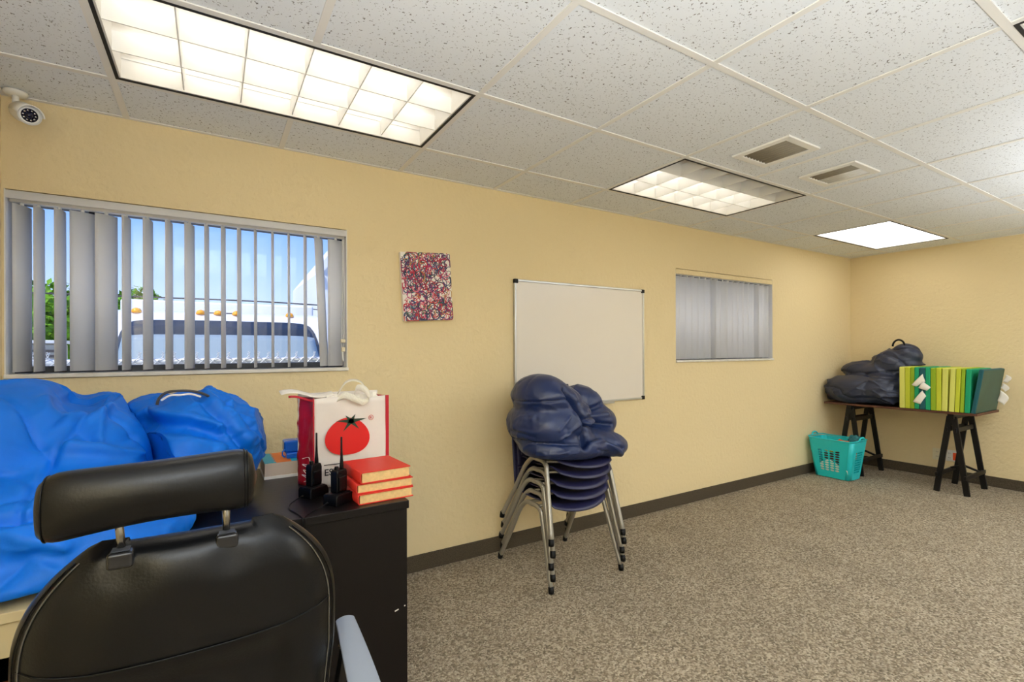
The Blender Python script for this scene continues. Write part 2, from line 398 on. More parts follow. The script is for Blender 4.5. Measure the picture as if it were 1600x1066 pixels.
# suspended ceiling: slab, tiles, T bars
ceil = structure(MB().box(XL - .15, XR + .15, YB - .15, .2, 2.62, 2.74).build('ceiling', M['plate_white']), 'suspended ceiling of speckled mineral tiles in a white grid')
xcol = [XL] + [T * i for i in range(0, 11)] + [XR]
yrow = [0] + [YA - T * j for j in range(0, 9)]
yrow[-1] = YB
FIX = [(0, 1), (4, 1), (8, 1), (0, 4), (4, 4), (8, 4), (0, 7), (4, 7), (8, 7)]     # column of the grid, row
skip = {(i + 1 + d, j) for i, j in FIX for d in (0, 1)}
vents = {(5, 2): (2.640, 2.924, -1.411, -1.112), (6, 2): (3.262, 3.560, -1.420, -1.122)}
tmesh = {}
for i in range(len(xcol) - 1):
    for j in range(len(yrow) - 1):
        if (i, j) in skip: continue
        x0, x1 = xcol[i], xcol[i + 1]; y1, y0 = yrow[j], yrow[j + 1]
        cx, cy = (x0 + x1) / 2, (y0 + y1) / 2; hx, hy = (x1 - x0) / 2 - .003, (y1 - y0) / 2 - .003
        key = (round(hx, 3), round(hy, 3))
        if (i, j) in vents:
            a0, a1, c0, c1 = [v - o_ for v, o_ in zip(vents[(i, j)], (cx, cx, cy, cy))]
            a0 += .03; a1 -= .03; c0 += .03; c1 -= .03
            mb = MB().box(-hx, a0, -hy, hy, 0, .016).box(a1, hx, -hy, hy, 0, .016).box(a0, a1, -hy, c0, 0, .016).box(a0, a1, c1, hy, 0, .016)
            me = mb.mesh('ceiling_tile', M['tile'])
        else:
            if key not in tmesh: tmesh[key] = MB().box(-hx, hx, -hy, hy, 0, .016).mesh('ceiling_tile', M['tile'])
            me = tmesh[key]
        link('ceiling_tile', me, ceil, (cx, cy, CEIL + .003))
BW = .012
for j in range(len(yrow) - 1):                                   # bars along the room
    if j == 0: continue
    MB().box(XL, XR, yrow[j] - BW, yrow[j] + BW, CEIL - .0015, CEIL + .0025).build('grid_bar', M['grid'], ceil)
for i in range(1, len(xcol) - 1):                                # cross bars, left out inside the light fittings
    ivs = []
    for j in range(len(yrow) - 1):
        if (i, j) in skip and (i - 1, j) in skip and (i - 1, j) in {(a + 1, b_) for a, b_ in FIX}: continue
        ivs.append((yrow[j + 1] + BW, yrow[j] - BW if j else 0))
    m_ = []
    for iv in ivs:
        MB().box(xcol[i] - BW, xcol[i] + BW, iv[0], iv[1], CEIL - .0012, CEIL + .0025).build('grid_bar', M['grid'], ceil)
for (x0, x1, y0, y1) in ((XL, XR, -.018, 0), (XL, XL + .018, YB, -.018), (XR - .018, XR, YB, -.018)):
    MB().box(x0, x1, y0, y1, CEIL - .001, CEIL + .0028).build('wall_angle', M['grid'], ceil)

# light fittings
def troffer(i, j, label, style):
    x0, x1 = T * i + BW, T * (i + 2) - BW; y1, y0 = yrow[j] - BW, yrow[j + 1] + BW
    cx, cy = (x0 + x1) / 2, (y0 + y1) / 2; hx, hy = (x1 - x0) / 2, (y1 - y0) / 2
    t = thing('ceiling_light', label, 'ceiling light', (cx, cy, CEIL), 0, 'recessed fluorescent ceiling lights')
    f = .011
    m = MB().box(-hx, hx, -hy, -hy + f, -.003, .03).box(-hx, hx, hy - f, hy, -.003, .03).box(-hx, -hx + f, -hy + f, hy - f, -.003, .03).box(hx - f, hx, -hy + f, hy - f, -.003, .03)
    m.build('frame', M['black_gap'], t)
    ix, iy = hx - f, hy - f
    r = .006
    MB().box(-ix, ix, -iy, -iy + r, .0, .135).box(-ix, ix, iy - r, iy, .0, .135).box(-ix, -ix + r, -iy + r, iy - r, .0, .135).box(ix - r, ix, -iy + r, iy - r, .0, .135).box(-ix, ix, -iy, iy, .135, .147).build('housing', M['reflector'], t)
    ix -= r; iy -= r
    if style == 'lens':
        def ln(u, v):
            x = -ix + 2 * ix * u; y = -iy + 2 * iy * v
            return (x, y, .006 + .0015 * math.sin(u * 95) * math.sin(v * 50))
        MB().grid(ln, 60, 30).build('prismatic_lens', M['lamp_soft'], t)
        return t
    rows = [(-iy + 2 * iy * k / 3, -iy + 2 * iy * (k + 1) / 3) for k in range(3)]
    for k, (a, c) in enumerate(rows):
        lit = not (style == 'dead' and k == 0); ym, hw_ = (a + c) / 2, (c - a) / 2 - .003
        MB().grid(lambda u, v: (-ix + 2 * ix * v, ym + hw_ * math.cos(math.pi * u), .070 + .058 * math.sin(math.pi * u) ** .7), 14, 1).build('reflector', M['reflector'], t, smooth=True)
        tb = MB().tube([(-ix + .012, ym, .095), (ix - .012, ym, .095)], .019, 14).build('tube_lamp', M['lamp'] if lit else M['dead_tube'], t, smooth=True)
        for e in (-1, 1): MB().tube([(e * (ix - .012), ym, .095), (e * (ix - .03), ym, .095)], .0196, 14).build('tube_cap', M['alu'], tb, smooth=True)
    def blade(L, th0=.0024, th1=.009, z0=.004, z1=.068):
        return [(-th0, z0), (th0, z0), (th1, z1), (-th1, z1)]
    for k in (1, 2):
        y = -iy + 2 * iy * k / 3
        mx = Matrix.Translation((-ix, y, 0)) @ Matrix.Rotation(R(-90), 4, 'Z')
        MB().prism(blade(0), 2 * ix, mx).build('long_blade', M['louver'], t)
    me = None
    for k in range(1, 6):
        x = -ix + 2 * ix * k / 6
        for q, (a, c) in enumerate(rows):
            g = .004
            mb = MB().prism(blade(0, .0020, .005), c - a - 2 * g, Matrix.Translation((x, a + g, 0)))
            mb.build('cross_blade', M['louver'], t)
    return t
LB = {(0, 1): ('large louvred fluorescent ceiling light above the big window, nearest the security camera', 'louver'),
      (4, 1): ('louvred ceiling light between whiteboard and two air vents with one dim row', 'dead'),
      (8, 1): ('flat lens ceiling light without louvres nearest the yellow end wall', 'lens'),
      (4, 4): ('ceiling light of which only the dark corner shows at the edge of the picture', 'louver'),
      (0, 4): ('louvred ceiling light right above the office chair', 'louver'),
      (8, 4): ('flat lens ceiling light of the middle row by the end wall', 'lens'),
      (0, 7): ('louvred ceiling light of the back row behind the office chair', 'louver'),
      (4, 7): ('louvred ceiling light in the middle of the back row', 'louver'),
      (8, 7): ('flat lens ceiling light of the back row by the end wall', 'lens')}
for k in FIX: troffer(k[0], k[1], *LB[k])

def vent(key, label, half):
    x0, x1, y0, y1 = vents[key]; cx, cy = (x0 + x1) / 2, (y0 + y1) / 2; hx, hy = (x1 - x0) / 2, (y1 - y0) / 2
    t = thing('air_vent', label, 'air vent', (cx, cy, CEIL), 0, 'square air vents in the ceiling')
    f = .036
    MB().box(-hx, hx, -hy, -hy + f, -.007, .003).box(-hx, hx, hy - f, hy, -.007, .003).box(-hx, -hx + f, -hy + f, hy - f, -.007, .003).box(hx - f, hx, -hy + f, hy - f, -.007, .003).build('frame', M['white_metal'], t, bevel=.002)
    ix, iy = hx - f, hy - f
    MB().box(-ix, ix, -iy, iy, .10, .104).box(-ix - .003, -ix, -iy, iy, .004, .1).box(ix, ix + .003, -iy, iy, .004, .1).box(-ix, ix, -iy - .003, -iy, .004, .1).box(-ix, ix, iy, iy + .003, .004, .1).build('duct', M['duct'], t)
    n = 8
    for k in range(n):
        x = -ix + 2 * ix * (k + .5) / n
        def sl(u, v, x=x, s=-1):
            a = u * 1.0; return (x + s * (-.010 + .026 * u), -iy + 2 * iy * v, -.003 + .024 * (u ** 1.6))
        MB().grid(sl, 4, 1).build('slat', M['white_metal'] if (half and k >= 4) else M['gripper'], t, solid=.0012, smooth=True)
    return t
vent((5, 2), 'square white ceiling vent with brown slats, the nearer to the large light', False)
vent((6, 2), 'square white ceiling vent with half its slats pale, nearer the end wall', True)

# windows
def window(name, W, mull, label):
    x0, x1, z0, z1 = W
    r = sroot(name, ((x0 + x1) / 2, .1, z0)); r['label'] = label
    MB().box(x0 - .0, x1 + .003, -.012, .105, z0 + .0015, z0 + .019).build('sill', M['marble'], r, world=True, bevel=.003)
    zb = z0 + .019
    for xa, xb in ((x0, x0 + .004), (x1 - .004, x1)): MB().box(xa, xb, .002, .105, zb, z1).build('reveal', M['plate_white'], r, world=True)
    f = .028
    MB().box(x0, x1, .105, .15, zb, zb + f).box(x0, x1, .105, .15, z1 - f - .005, z1).box(x0, x0 + f, .105, .15, zb + f, z1 - f - .005).box(x1 - f, x1, .105, .15, zb + f, z1 - f - .005).build('frame', M['bronze'], r, world=True, bevel=.002)
    xm = [x0 + f] + mull + [x1 - f]
    for k in range(len(mull)):
        MB().box(mull[k] - .012, mull[k] + .012, .108, .147, zb + f, z1 - f - .005).build('mullion', M['bronze'], r, world=True, bevel=.002)
    for k in range(len(xm) - 1):
        MB().box(xm[k] + (.012 if k else 0), xm[k + 1] - (.012 if k < len(mull) else 0), .126, .130, zb + f, z1 - f - .005).build('pane', M['glass'], r, world=True)
    return r
window('window_1', W1, [-.135], 'wide low window above the blue beanbags with a white marble sill')
window('window_2', W2, [4.22], 'smaller window right of the whiteboard, covered by closed blinds')

def blind(label, W, vanes, rail_z, m_rail, tilt):
    x0, x1, z0, z1 = W
    t = thing('vertical_blind', label, 'window blind', ((x0 + x1) / 2, .03, z1 - .002), 0)
    MB().box(x0 + .004, x1 - .004, .0, .006, rail_z, z1 - .004).box(x0 + .004, x1 - .004, .006, .075, z1 - .012, z1 - .004).build('valance', m_rail, t, world=True, bevel=.001)
    MB().box(x0 + .006, x1 - .006, .036, .066, z1 - .042, z1 - .012).build('head_rail', M['white_metal'], t, world=True, bevel=.002)
    zt, zb = z1 - .052, z0 + .027
    L = zt - zb
    for k, (x, ang) in enumerate(vanes):
        def cv(u, v):
            y = (u - .5) * .089; return (.006 * (1 - (2 * u - 1) ** 2), y, -L * v)
        rx = tilt.get(k, 0)
        o = MB().grid(cv, 6, 1).build('vane', M['vane'], t, loc=(x - t.location.x, .05 - t.location.y, zt - t.location.z), rot=(0, rx, R(-ang)), solid=.0012, smooth=True)
        MB().box(-.004, .004, -.006, .006, -.006, .014).build('clip', M['white_metal'], o, bevel=.001)
    return t
V1 = [(-.345, 26), (-.294, 10), (-.229, 13.5), (-.157, 59.5), (-.078, 51), (-.009, 14.5), (.068, 19.5), (.146, 15.5), (.225, 25), (.293, 12), (.361, 14),
      (.428, 14), (.498, 11), (.575, 12), (.65, 12.8), (.729, 18), (.795, 38), (.882, 73)]
b1 = blind('white vertical blind with open vanes on the wide window by the blue beanbags', W1, V1, 1.885, M['vane'], {16: R(-2.6)})
ch = smooth_path([(.915, .012, 1.87), (.917, .010, 1.6), (.916, .012, 1.42), (.914, .014, 1.30), (.912, .012, 1.215), (.906, .014, 1.30), (.908, .012, 1.5), (.909, .012, 1.87)], 5)
MB().tube(ch, .0022, 6).build('chain', M['white_metal'], b1, world=True, smooth=True)
MB().box(.898, .922, .002, .018, 1.315, 1.335).build('chain_tensioner', M['plate'], b1, world=True, bevel=.003)
MB().box(.902, .920, .000, .016, 1.268, 1.292).build('chain_tensioner', M['plate'], b1, world=True, bevel=.003)
V2 = [(3.575 + .0795 * k, -60) for k in range(17)]
V2[6] = (V2[6][0], -12); V2[7] = (V2[7][0], -84); V2[14] = (V2[14][0], -14)
blind('closed white vertical blind on the small window right of the whiteboard', W2, V2, 1.893, M['wall'], {})

# ------------------------------------------------------------ wall things
def security_camera():
    t = thing('security_camera', 'white bullet security camera hanging from ceiling in the corner', 'camera', (-.335, -.065, CEIL - .002))
    MB().lathe([(.036, 0), (.036, -.006), (.03, -.014), (.014, -.018)][::-1], 20).build('mount', M['white_metal'], t, smooth=True)
    MB().tube([(0, 0, -.012), (0, 0, -.045), (.002, -.004, -.062), (.012, -.016, -.074)], [.012, .011, .012, .011], 12).build('arm', M['white_metal'], t, smooth=True)
    d = Vector((.40, -.84, -.36)).normalized(); q = d.to_track_quat('Z', 'Y').to_matrix().to_4x4()
    mx = Matrix.Translation((.012, -.016, -.078)) @ q
    MB().lathe([(.012, -.012), (.024, -.004), (.031, .02), (.034, .06), (.034, .158), (.0325, .16), (.032, .12)], 24, mx, cap=False).build('body', M['white_metal'], t, smooth=True)
    MB().lathe([(.031, .148), (.031, .154), (.024, .1545), (.0245, .150)], 24, mx, cap=False).build('front_ring', M['white_metal'], t, smooth=True)
    le = MB().lathe([(.0246, .1495), (.0246, .151), (.011, .152), (.0105, .1555), (.001, .157)], 24, mx).build('lens', M['lens'], t, smooth=True)
    sh = MB()
    def hood(u, v):
        a = math.pi * (.02 + .96 * u); return mx @ Vector((.037 * math.cos(a), .037 * math.sin(a), .05 + .125 * v))
    sh.grid(hood, 14, 2).build('sun_shield', M['white_metal'], t, solid=.003, smooth=True)
    for k in range(10):
        a = 2 * math.pi * k / 10
        MB().lathe([(.003, 0), (.003, .0015), (.001, .002)], 8, mx @ Matrix.Translation((.0175 * math.cos(a), .0175 * math.sin(a), .1515))).build('infrared_led', M['steel'], le)
security_camera()

def painting():
    t = thing('painting', 'small canvas painted with tangled coloured squiggles on yellow wall', 'painting', (1.375, -.001, 1.642))
    t.rotation_euler = (0, R(-3.3), 0)
    MB().box(-.151, .151, -.030, -.001, -.195, .195).build('canvas', M['canvas'], t, bevel=.002)
    cols = [(150, 24, 70), (190, 30, 60), (60, 40, 90), (34, 60, 104), (36, 44, 66), (120, 40, 110), (200, 60, 40), (60, 110, 130), (190, 140, 70), (170, 30, 110), (222, 120, 140), (40, 90, 60)]
    mats = [mat('paint_%d_tone' % i, c, .5) for i, c in enumerate(cols)]
    r = random.Random(3); b = MB()
    for n in range(560):
        b.m = r.choice([0, 0, 1, 1, 2, 2, 3, 3, 4, 4, 5, 6, 7, 8, 9, 10, 11]); cx, cz = r.uniform(-.145, .145), r.uniform(-.19, .19); rad = r.uniform(.007, .03); a = r.uniform(0, 6.28); da = r.choice((-1, 1)) * r.uniform(1.5, 5.2); drift = r.uniform(-.02, .02)
        wd = r.uniform(.0016, .0034); pts = []
        for k in range(13):
            u = k / 12; x = cx + rad * math.cos(a + da * u) + drift * u; z = cz + rad * math.sin(a + da * u) * 1.15
            pts.append((max(-.149, min(.149, x)), max(-.193, min(.193, z))))
        y = -.0303 - n * 8e-7
        for k in range(12):
            (xa, za), (xb, zb) = pts[k], pts[k + 1]; dx, dz = xb - xa, zb - za; L = math.hypot(dx, dz) or 1; nx, nz = -dz / L * wd, dx / L * wd
            b.quad((xa - nx, y, za - nz), (xb - nx, y, zb - nz), (xb + nx, y, zb + nz), (xa + nx, y, za + nz))
    tag(b.build('paint_strokes', mats, t), kind='stuff')
painting()

def whiteboard():
    x0, x1, z0, z1 = 1.975, 3.150, .893, 1.732
    t = thing('whiteboard', 'blank whiteboard with aluminium frame on wall behind stacked chairs', 'whiteboard', ((x0 + x1) / 2, 0, z0))
    MB().box(x0 + .008, x1 - .008, -.014, -.004, z0 + .008, z1 - .008).build('panel', M['board_white'], t, world=True)
    f = .014
    for (a, b_, c, d) in ((x0, x1, z0, z0 + f), (x0, x1, z1 - f, z1), (x0, x0 + f, z0 + f, z1 - f), (x1 - f, x1, z0 + f, z1 - f)):
        MB().box(a, b_, -.020, 0, c, d).build('frame_rail', M['alu'], t, world=True, bevel=.002)
    for x in (x0, x1):
        for z in (z0, z1):
            sx_ = 1 if x == x0 else -1; sz = 1 if z == z0 else -1
            xa, xb = sorted((x - sx_ * .003, x + sx_ * .028)); za, zb = sorted((z - sz * .003, z + sz * .026))
            MB().box(xa, xb, -.023, 0, za, zb).build('corner_cap', M['black'], t, world=True, bevel=.005)
    MB().box(2.42, 2.80, -.06, -.002, z0 - .008, z0 - .001).box(2.42, 2.80, -.062, -.058, z0 - .008, z0 + .006).build('pen_tray', M['alu'], t, world=True, bevel=.001)
whiteboard()

def outlet(y0, y1, z0, z1, m, label, gangs, sticker=None):
    t = thing('wall_outlet', label, 'outlet', (XR, (y0 + y1) / 2, z0))
    MB().box(XR - .006, XR, y0, y1, z0, z1).build('cover_plate', m, t, world=True, bevel=.002)
    for g in range(gangs):
        yc = y1 - (y1 - y0) * (g + .5) / gangs
        if sticker and g == gangs - 1: continue
        for s in (.3, .7):
            zc = z0 + (z1 - z0) * s
            o = MB().box(XR - .008, XR - .005, yc - .016, yc + .016, zc - .014, zc + .014).build('socket', m, t, world=True, bevel=.003)
            MB().box(XR - .0087, XR - .0078, yc - .007, yc - .0045, zc - .004, zc + .006).box(XR - .0087, XR - .0078, yc + .0045, yc + .007, zc - .004, zc + .006).build('slot', M['black'], o, world=True)
    if sticker: MB().box(XR - .0072, XR - .0058, *sticker).build('sticker', M['sticker'], t, world=True)
outlet(-.806, -.732, .172, .285, M['plate'], 'ivory wall outlet left of the front trestle legs', 1)
outlet(-.950, -.835, .176, .284, M['plate_white'], 'white double wall plate with an orange red square behind trestle', 2, (-.932, -.890, .190, .262))

# ------------------------------------------------------------ desk and what is on it
DZ = .74
def desk():
    x0, x1, y0, y1 = .215, .912, -1.0, -.20
    t = thing('desk', 'dark espresso desk with solid front under the red books and tote bag', 'desk', ((x0 + x1) / 2, (y0 + y1) / 2, 0))
    MB().box(x0, x1, y0 - .012, y1, DZ - .028, DZ).build('desktop', M['espresso'], t, world=True, bevel=.002)
    MB().box(x0 + .02, x1 - .004, y0, y0 + .018, .002, DZ - .028).build('front_panel', M['espresso'], t, world=True, bevel=.001)
    MB().box(x1 - .022, x1 - .004, y0 + .018, y1 - .01, .002, DZ - .028).build('side_panel', M['espresso'], t, world=True, bevel=.001)
    MB().box(x0 + .004, x0 + .022, y0 + .018, y1 - .01, .002, DZ - .028).build('side_panel', M['espresso'], t, world=True, bevel=.001)
    MB().bar((.862, y0 - .0005, .352), (.876, y0 - .0005, .356), .001, .004).bar((.896, y0 - .0005, .362), (.901, y0 - .0005, .363), .001, .004).build('scuff', M['paper'], t, world=True)
desk()
def side_table():
    x0, x1, y0, y1 = -.385, .205, -1.295, -.10
    t = thing('beige_table', 'beige laminate table carrying the blue beanbags beside left wall', 'table', ((x0 + x1) / 2, (y0 + y1) / 2, 0))
    MB().box(x0, x1, y0, y1, DZ - .022, DZ).build('tabletop', M['beige_lam'], t, world=True, bevel=.002)
    MB().box(x0 + .01, x1 - .01, y0 + .006, y0 + .026, DZ - .094, DZ - .022).build('front_apron', M['beige_lam'], t, world=True)
    for x in (x0 + .01, x1 - .045):
        for y in (-1.0, y1 - .04): MB().box(x, x + .035, y, y + .035, 0, DZ - .022).build('leg', M['black'], t, world=True, bevel=.003)
    MB().box(x0 + .01, x1 - .01, -.76, -.74, .42, DZ - .094).build('modesty_panel', M['black'], t, world=True)
side_table()
t = thing('carton', 'brown box on the floor under the beige table', 'box', (-.2, -1.12, 0))
MB().box(-.17, .14, -.15, .15, 0, .44).build('carton_body', M['carton'], t, bevel=.003)
MB().box(-.17, .14, -.15, -.004, .44, .444).build('flap', M['carton'], t)
MB().box(-.17, .14, .004, .15, .44, .444).build('flap', M['carton'], t)

# tote bag
def tote():
    t = thing('tote_bag', 'white and red tote bag with a tomato print on the desk', 'bag', (.79, -.62, DZ))
    FL, FR, BL, BR = (.645, -.684), (.938, -.684), (.606, -.568), (.926, -.568)
    zt = 1.088
    def wav(u, v, s): return .006 * math.sin(u * 5 + s) * math.sin(v * 3.1 + s) + .004 * noise.noise(Vector((u * 4 + s, v * 5, s)))
    def front(u, v): return (FL[0] + (FR[0] - FL[0]) * u, FL[1] - .004 + wav(u, v, 1) * (1 if 0 < u < 1 else .3), DZ + .001 + (zt - DZ - .001) * v + (.004 * math.sin(u * 7) if v > .95 else 0))
    MB().grid(front, 20, 16).build('front_panel', M['bag_white'], t, world=True, solid=.001, smooth=True)
    def back(u, v): return (BL[0] + (BR[0] - BL[0]) * u, BL[1] + wav(u, v, 2), DZ + .001 + (zt + .014 - DZ) * v)
    MB().grid(back, 16, 12).build('back_panel', M['bag_white'], t, world=True, solid=.001, smooth=True)
    def gus(A, B_, s):
        def f(u, v):
            x = A[0] + (B_[0] - A[0]) * u; y = A[1] + (B_[1] - A[1]) * u; k = math.sin(u * math.pi) * v
            return (x + s * -.022 * k + .007 * noise.noise(Vector((u * 4, v * 8, s))), y, DZ + .001 + (zt - DZ) * v)
        return f
    g = MB().grid(gus(FL, BL, -1), 10, 20).build('side_gusset', M['bag_red'], t, world=True, solid=.001, smooth=True)
    MB().grid(gus(FR, BR, 1), 10, 20).build('side_gusset', M['bag_red'], t, world=True, solid=.001, smooth=True)
    MB().box(FL[0], FR[0], FL[1], BL[1], DZ + .0005, DZ + .002).build('bag_bottom', M['bag_red'], t, world=True)
    y = FL[1] - .0125
    MB().box(FR[0] - .012, FR[0] + .001, FR[1] - .008, FR[1] + .002, DZ + .001, zt + .002).build('edge_binding', M['bag_red'], t, world=True)
    MB().box(FL[0] - .002, FL[0] + .003, FL[1] - .008, FL[1] + .002, DZ + .001, zt).build('edge_binding', M['bag_red'], t, world=True)
    # tomato
    cx, cz = .772, .932
    pr_ = []
    for k in range(40):
        a = 2 * math.pi * k / 40; rr = .078 * (1 + .06 * math.cos(2 * a) - .04 * math.sin(3 * a)); pr_.append((cx + 1.04 * rr * math.cos(a), cz + rr * 1.0 * math.sin(a)))
    MB().prism(pr_, .001, Matrix.Translation((0, y, 0))).build('tomato_print', M['print_red'], t, world=True)
    sc_ = MB(); c0 = (cx + .013, cz + .062)
    for ang, L in ((8, .062), (176, .058), (128, .036), (62, .036), (236, .056), (308, .052)):
        a = R(ang); dx, dz = math.cos(a), math.sin(a); nx, nz = -dz * .0065, dx * .0065
        sc_.prism([(c0[0] - nx * 1.4, c0[1] - nz * 1.4), (c0[0] + dx * L, c0[1] + dz * L * .85), (c0[0] + nx * 1.4, c0[1] + nz * 1.4), (c0[0] - dx * .008, c0[1] - dz * .008)], .0008, Matrix.Translation((0, y - .0012, 0)))
    sc_.build('stem_print', M['print_green'], t, world=True)
    RX = Matrix.Rotation(R(90), 4, 'X'); off = -rootloc(t)
    link('lettering', text_mesh('EST', .036, Matrix.Translation(Vector((.682, y - .0005, .789)) + off) @ RX, M['print_black'], .0005), t)
    MB().box(.682, .745, y - .001, y, .8285, .8315).build('print_rule', M['print_black'], t, world=True)
    link('registered_mark', text_mesh('R', .013, Matrix.Translation(Vector((.8595, y - .0005, .998)) + off) @ RX, M['print_red'], .0005), t)
    MB().tube([(.864 + .0095 * math.cos(a / 16 * 6.283), y - .0005, 1.0025 + .0095 * math.sin(a / 16 * 6.283)) for a in range(16)], .0008, 5, closed=True).build('registered_ring', M['print_red'], t, world=True)
    # white script written on the side gusset
    def gp(u, v):
        x, yy, z = gus(FL, BL, -1)(u, v); return (x - .0035, yy, z)
    scr = [gp(u, v) for u, v in ((.7, .30), (.35, .33), (.25, .26), (.65, .24), (.3, .21), (.2, .17), (.6, .18), (.35, .13), (.7, .12), (.25, .09), (.55, .05))]
    MB().tube(smooth_path(scr, 6), .0016, 5).build('script_print', M['paper'], t, world=True)
    # carrying straps
    def strap(pts, wd, nm='handle'):
        P = smooth_path(pts, 8); b = MB()
        for k in range(len(P) - 1):
            a, c = P[k], P[k + 1]; s = Vector(wd)
            b.quad(a - s, c - s, c + s, a + s)
        b.build(nm, M['webbing'], t, world=True, solid=.002, smooth=True)
    strap([(.735, -.64, 1.075), (.752, -.632, 1.105), (.78, -.62, 1.142), (.815, -.612, 1.152), (.85, -.61, 1.138), (.866, -.612, 1.10), (.868, -.62, 1.075)], (.002, .009, .004))
    strap([(.735, -.690, 1.085), (.76, -.700, 1.098), (.80, -.704, 1.082), (.835, -.700, 1.068), (.858, -.698, 1.085), (.84, -.694, 1.118), (.81, -.69, 1.125), (.80, -.69, 1.105)], (.004, .004, .012))
tote()
def flyer():
    t = thing('paper_flyer', 'white paper with red edge sticking out of the tote bag', 'paper', (.62, -.60, 1.09))
    def f(u, v):
        return (.535 + .20 * u, -.665 + .075 * v + .02 * u, 1.108 - .016 * u + .008 * math.sin(u * 7) + .010 * v)
    MB().grid(f, 12, 4).build('sheet', M['paper'], t, world=True, solid=.0012, smooth=True)
    def g(u, v): return (.560 + .14 * u, -.667 - .004 * v + .018 * u, 1.099 - .018 * u + .007 * math.sin((u * .8 + .1) * 7) - .008 * v)
    MB().grid(g, 12, 1).build('red_edge', M['bag_red'], t, world=True, solid=.0012, smooth=True)
flyer()
t = thing('crumpled_tissue', 'crumpled white tissue packing poking out of the tote bag top', 'paper', (.80, -.65, 1.075))
def tis(u, v):
    return (.70 + .20 * u, -.672 + .05 * v, 1.078 + .022 * noise.noise(Vector((u * 7, v * 4, 3.3))) + .014 * math.sin(v * 3.1))
MB().grid(tis, 14, 6).build('tissue_sheet', M['paper'], t, world=True, solid=.001)

# books
def book(loc, w_, d_, h_, rz, label):
    t = thing('book', label, 'book', loc, R(rz), 'red hardback books on the desk')
    c = .0035
    MB().box(-w_ / 2, w_ / 2, -d_ / 2, d_ / 2, 0, c).build('back_cover', M['red_cover'], t, bevel=.001)
    MB().box(-w_ / 2, w_ / 2, -d_ / 2, d_ / 2, h_ - c, h_).build('front_cover', M['red_cover'], t, bevel=.001)
    def sp(u, v):
        a = math.pi * (-.5 + u); return (-w_ / 2 - .006 * math.cos(a), -d_ / 2 + d_ * v, h_ / 2 + (h_ / 2 - .001) * math.sin(a))
    MB().grid(sp, 10, 1).build('spine', M['red_cover'], t, solid=.003, smooth=True)
    MB().box(-w_ / 2 + .002, w_ / 2 - .005, -d_ / 2 + .004, d_ / 2 - .004, c, h_ - c).build('pages', M['pages'], t)
book((.840, -.868, DZ), .196, .214, .0365, 2.5, 'red hardback book at the bottom of the stack of three')
book((.841, -.862, DZ + .0367), .200, .214, .0335, 1.0, 'red hardback book in the middle of the stack of three')
book((.838, -.860, DZ + .0705), .180, .218, .0405, 4.0, 'red hardback book on top of the stack of three')

# two-way radios on their chargers
def radio(cx, cy, rz, which):
    c = thing('radio_charger', 'black desktop charger holding the walkie-talkie ' + which, 'charger', (cx, cy, DZ), R(rz), 'black radio chargers')
    prof = [(-.044, 0), (.044, 0), (.044, .018), (.036, .036), (-.040, .038), (-.044, .030)]
    MB().prism(prof, .062, Matrix.Translation((0, -.031, 0))).build('charger_base', M['black'], c, bevel=.004)
    MB().box(-.041, .030, -.026, .026, .036, .0395).build('charger_rim', M['black'], c, bevel=.002)
    r = thing('walkie_talkie', 'black walkie-talkie with orange buttons standing in charger ' + which, 'radio', (cx, cy, DZ + .036), R(rz), 'black walkie-talkies')
    body = [(-.024, 0), (.024, 0), (.0265, .012), (.0265, .066), (.022, .080), (-.020, .080), (-.0245, .070)]
    MB().prism(body, .032, Matrix.Translation((.0, -.016, .003))).build('body', M['black'], r, bevel=.005, seg=3)
    MB().box(-.022, .014, -.024, -.016, .012, .060).build('belt_clip', M['black'], r, bevel=.003)
    for k in range(3): MB().box(-.023, -.001, -.0185, -.015, .0605 + k * .005, .0635 + k * .005).build('grip_rib', M['black'], r, bevel=.001)
    MB().lathe([(.0075, .080), (.0075, .092), (.006, .094)], 14, Matrix.Translation((-.010, 0, 0))).build('volume_knob', M['black'], r)
    MB().lathe([(.0075, .078), (.0068, .096), (.0048, .120), (.0036, .150), (.0034, .192), (.002, .194)], 12, Matrix.Translation((.014, 0, 0))).build('antenna', M['black'], r, smooth=True)
    for z in (.038, .049): MB().box(.0262, .0285, -.006, .006, z, z + .007).build('button', M['orange_led'], r, bevel=.001)
radio(.632, -.772, 35, 'further from the books')
radio(.692, -.908, 35, 'beside the red books')
def cord(pts, label):
    t = thing('charger_cord', label, 'cord', pts[0], 0, 'thin black charger cords')
    MB().tube(smooth_path(pts, 10), .0019, 8).build('cord_wire', M['black'], t, world=True, smooth=True)
    d = Vector(pts[0]); MB().tube([d, d.lerp(Vector(pts[1]), .3)], .0035, 8).build('cord_plug', M['black'], t, world=True)
cord([(.592, -.797, .752), (.568, -.812, .747), (.540, -.852, .7425), (.535, -.905, .7425), (.548, -.955, .7425), (.556, -1.005, .7425), (.558, -1.0215, .735), (.558, -1.0225, .70), (.556, -1.022, .62), (.560, -1.024, .45)],
     'thin black cord looping from the further charger over the desk edge')
cord([(.652, -.928, .752), (.628, -.940, .746), (.600, -.962, .7425), (.578, -.990, .7425), (.568, -1.010, .7425), (.5655, -1.0225, .733), (.565, -1.0235, .68), (.567, -1.023, .60), (.570, -1.025, .45)],
     'thin black cord from the charger beside the red books over the desk edge')

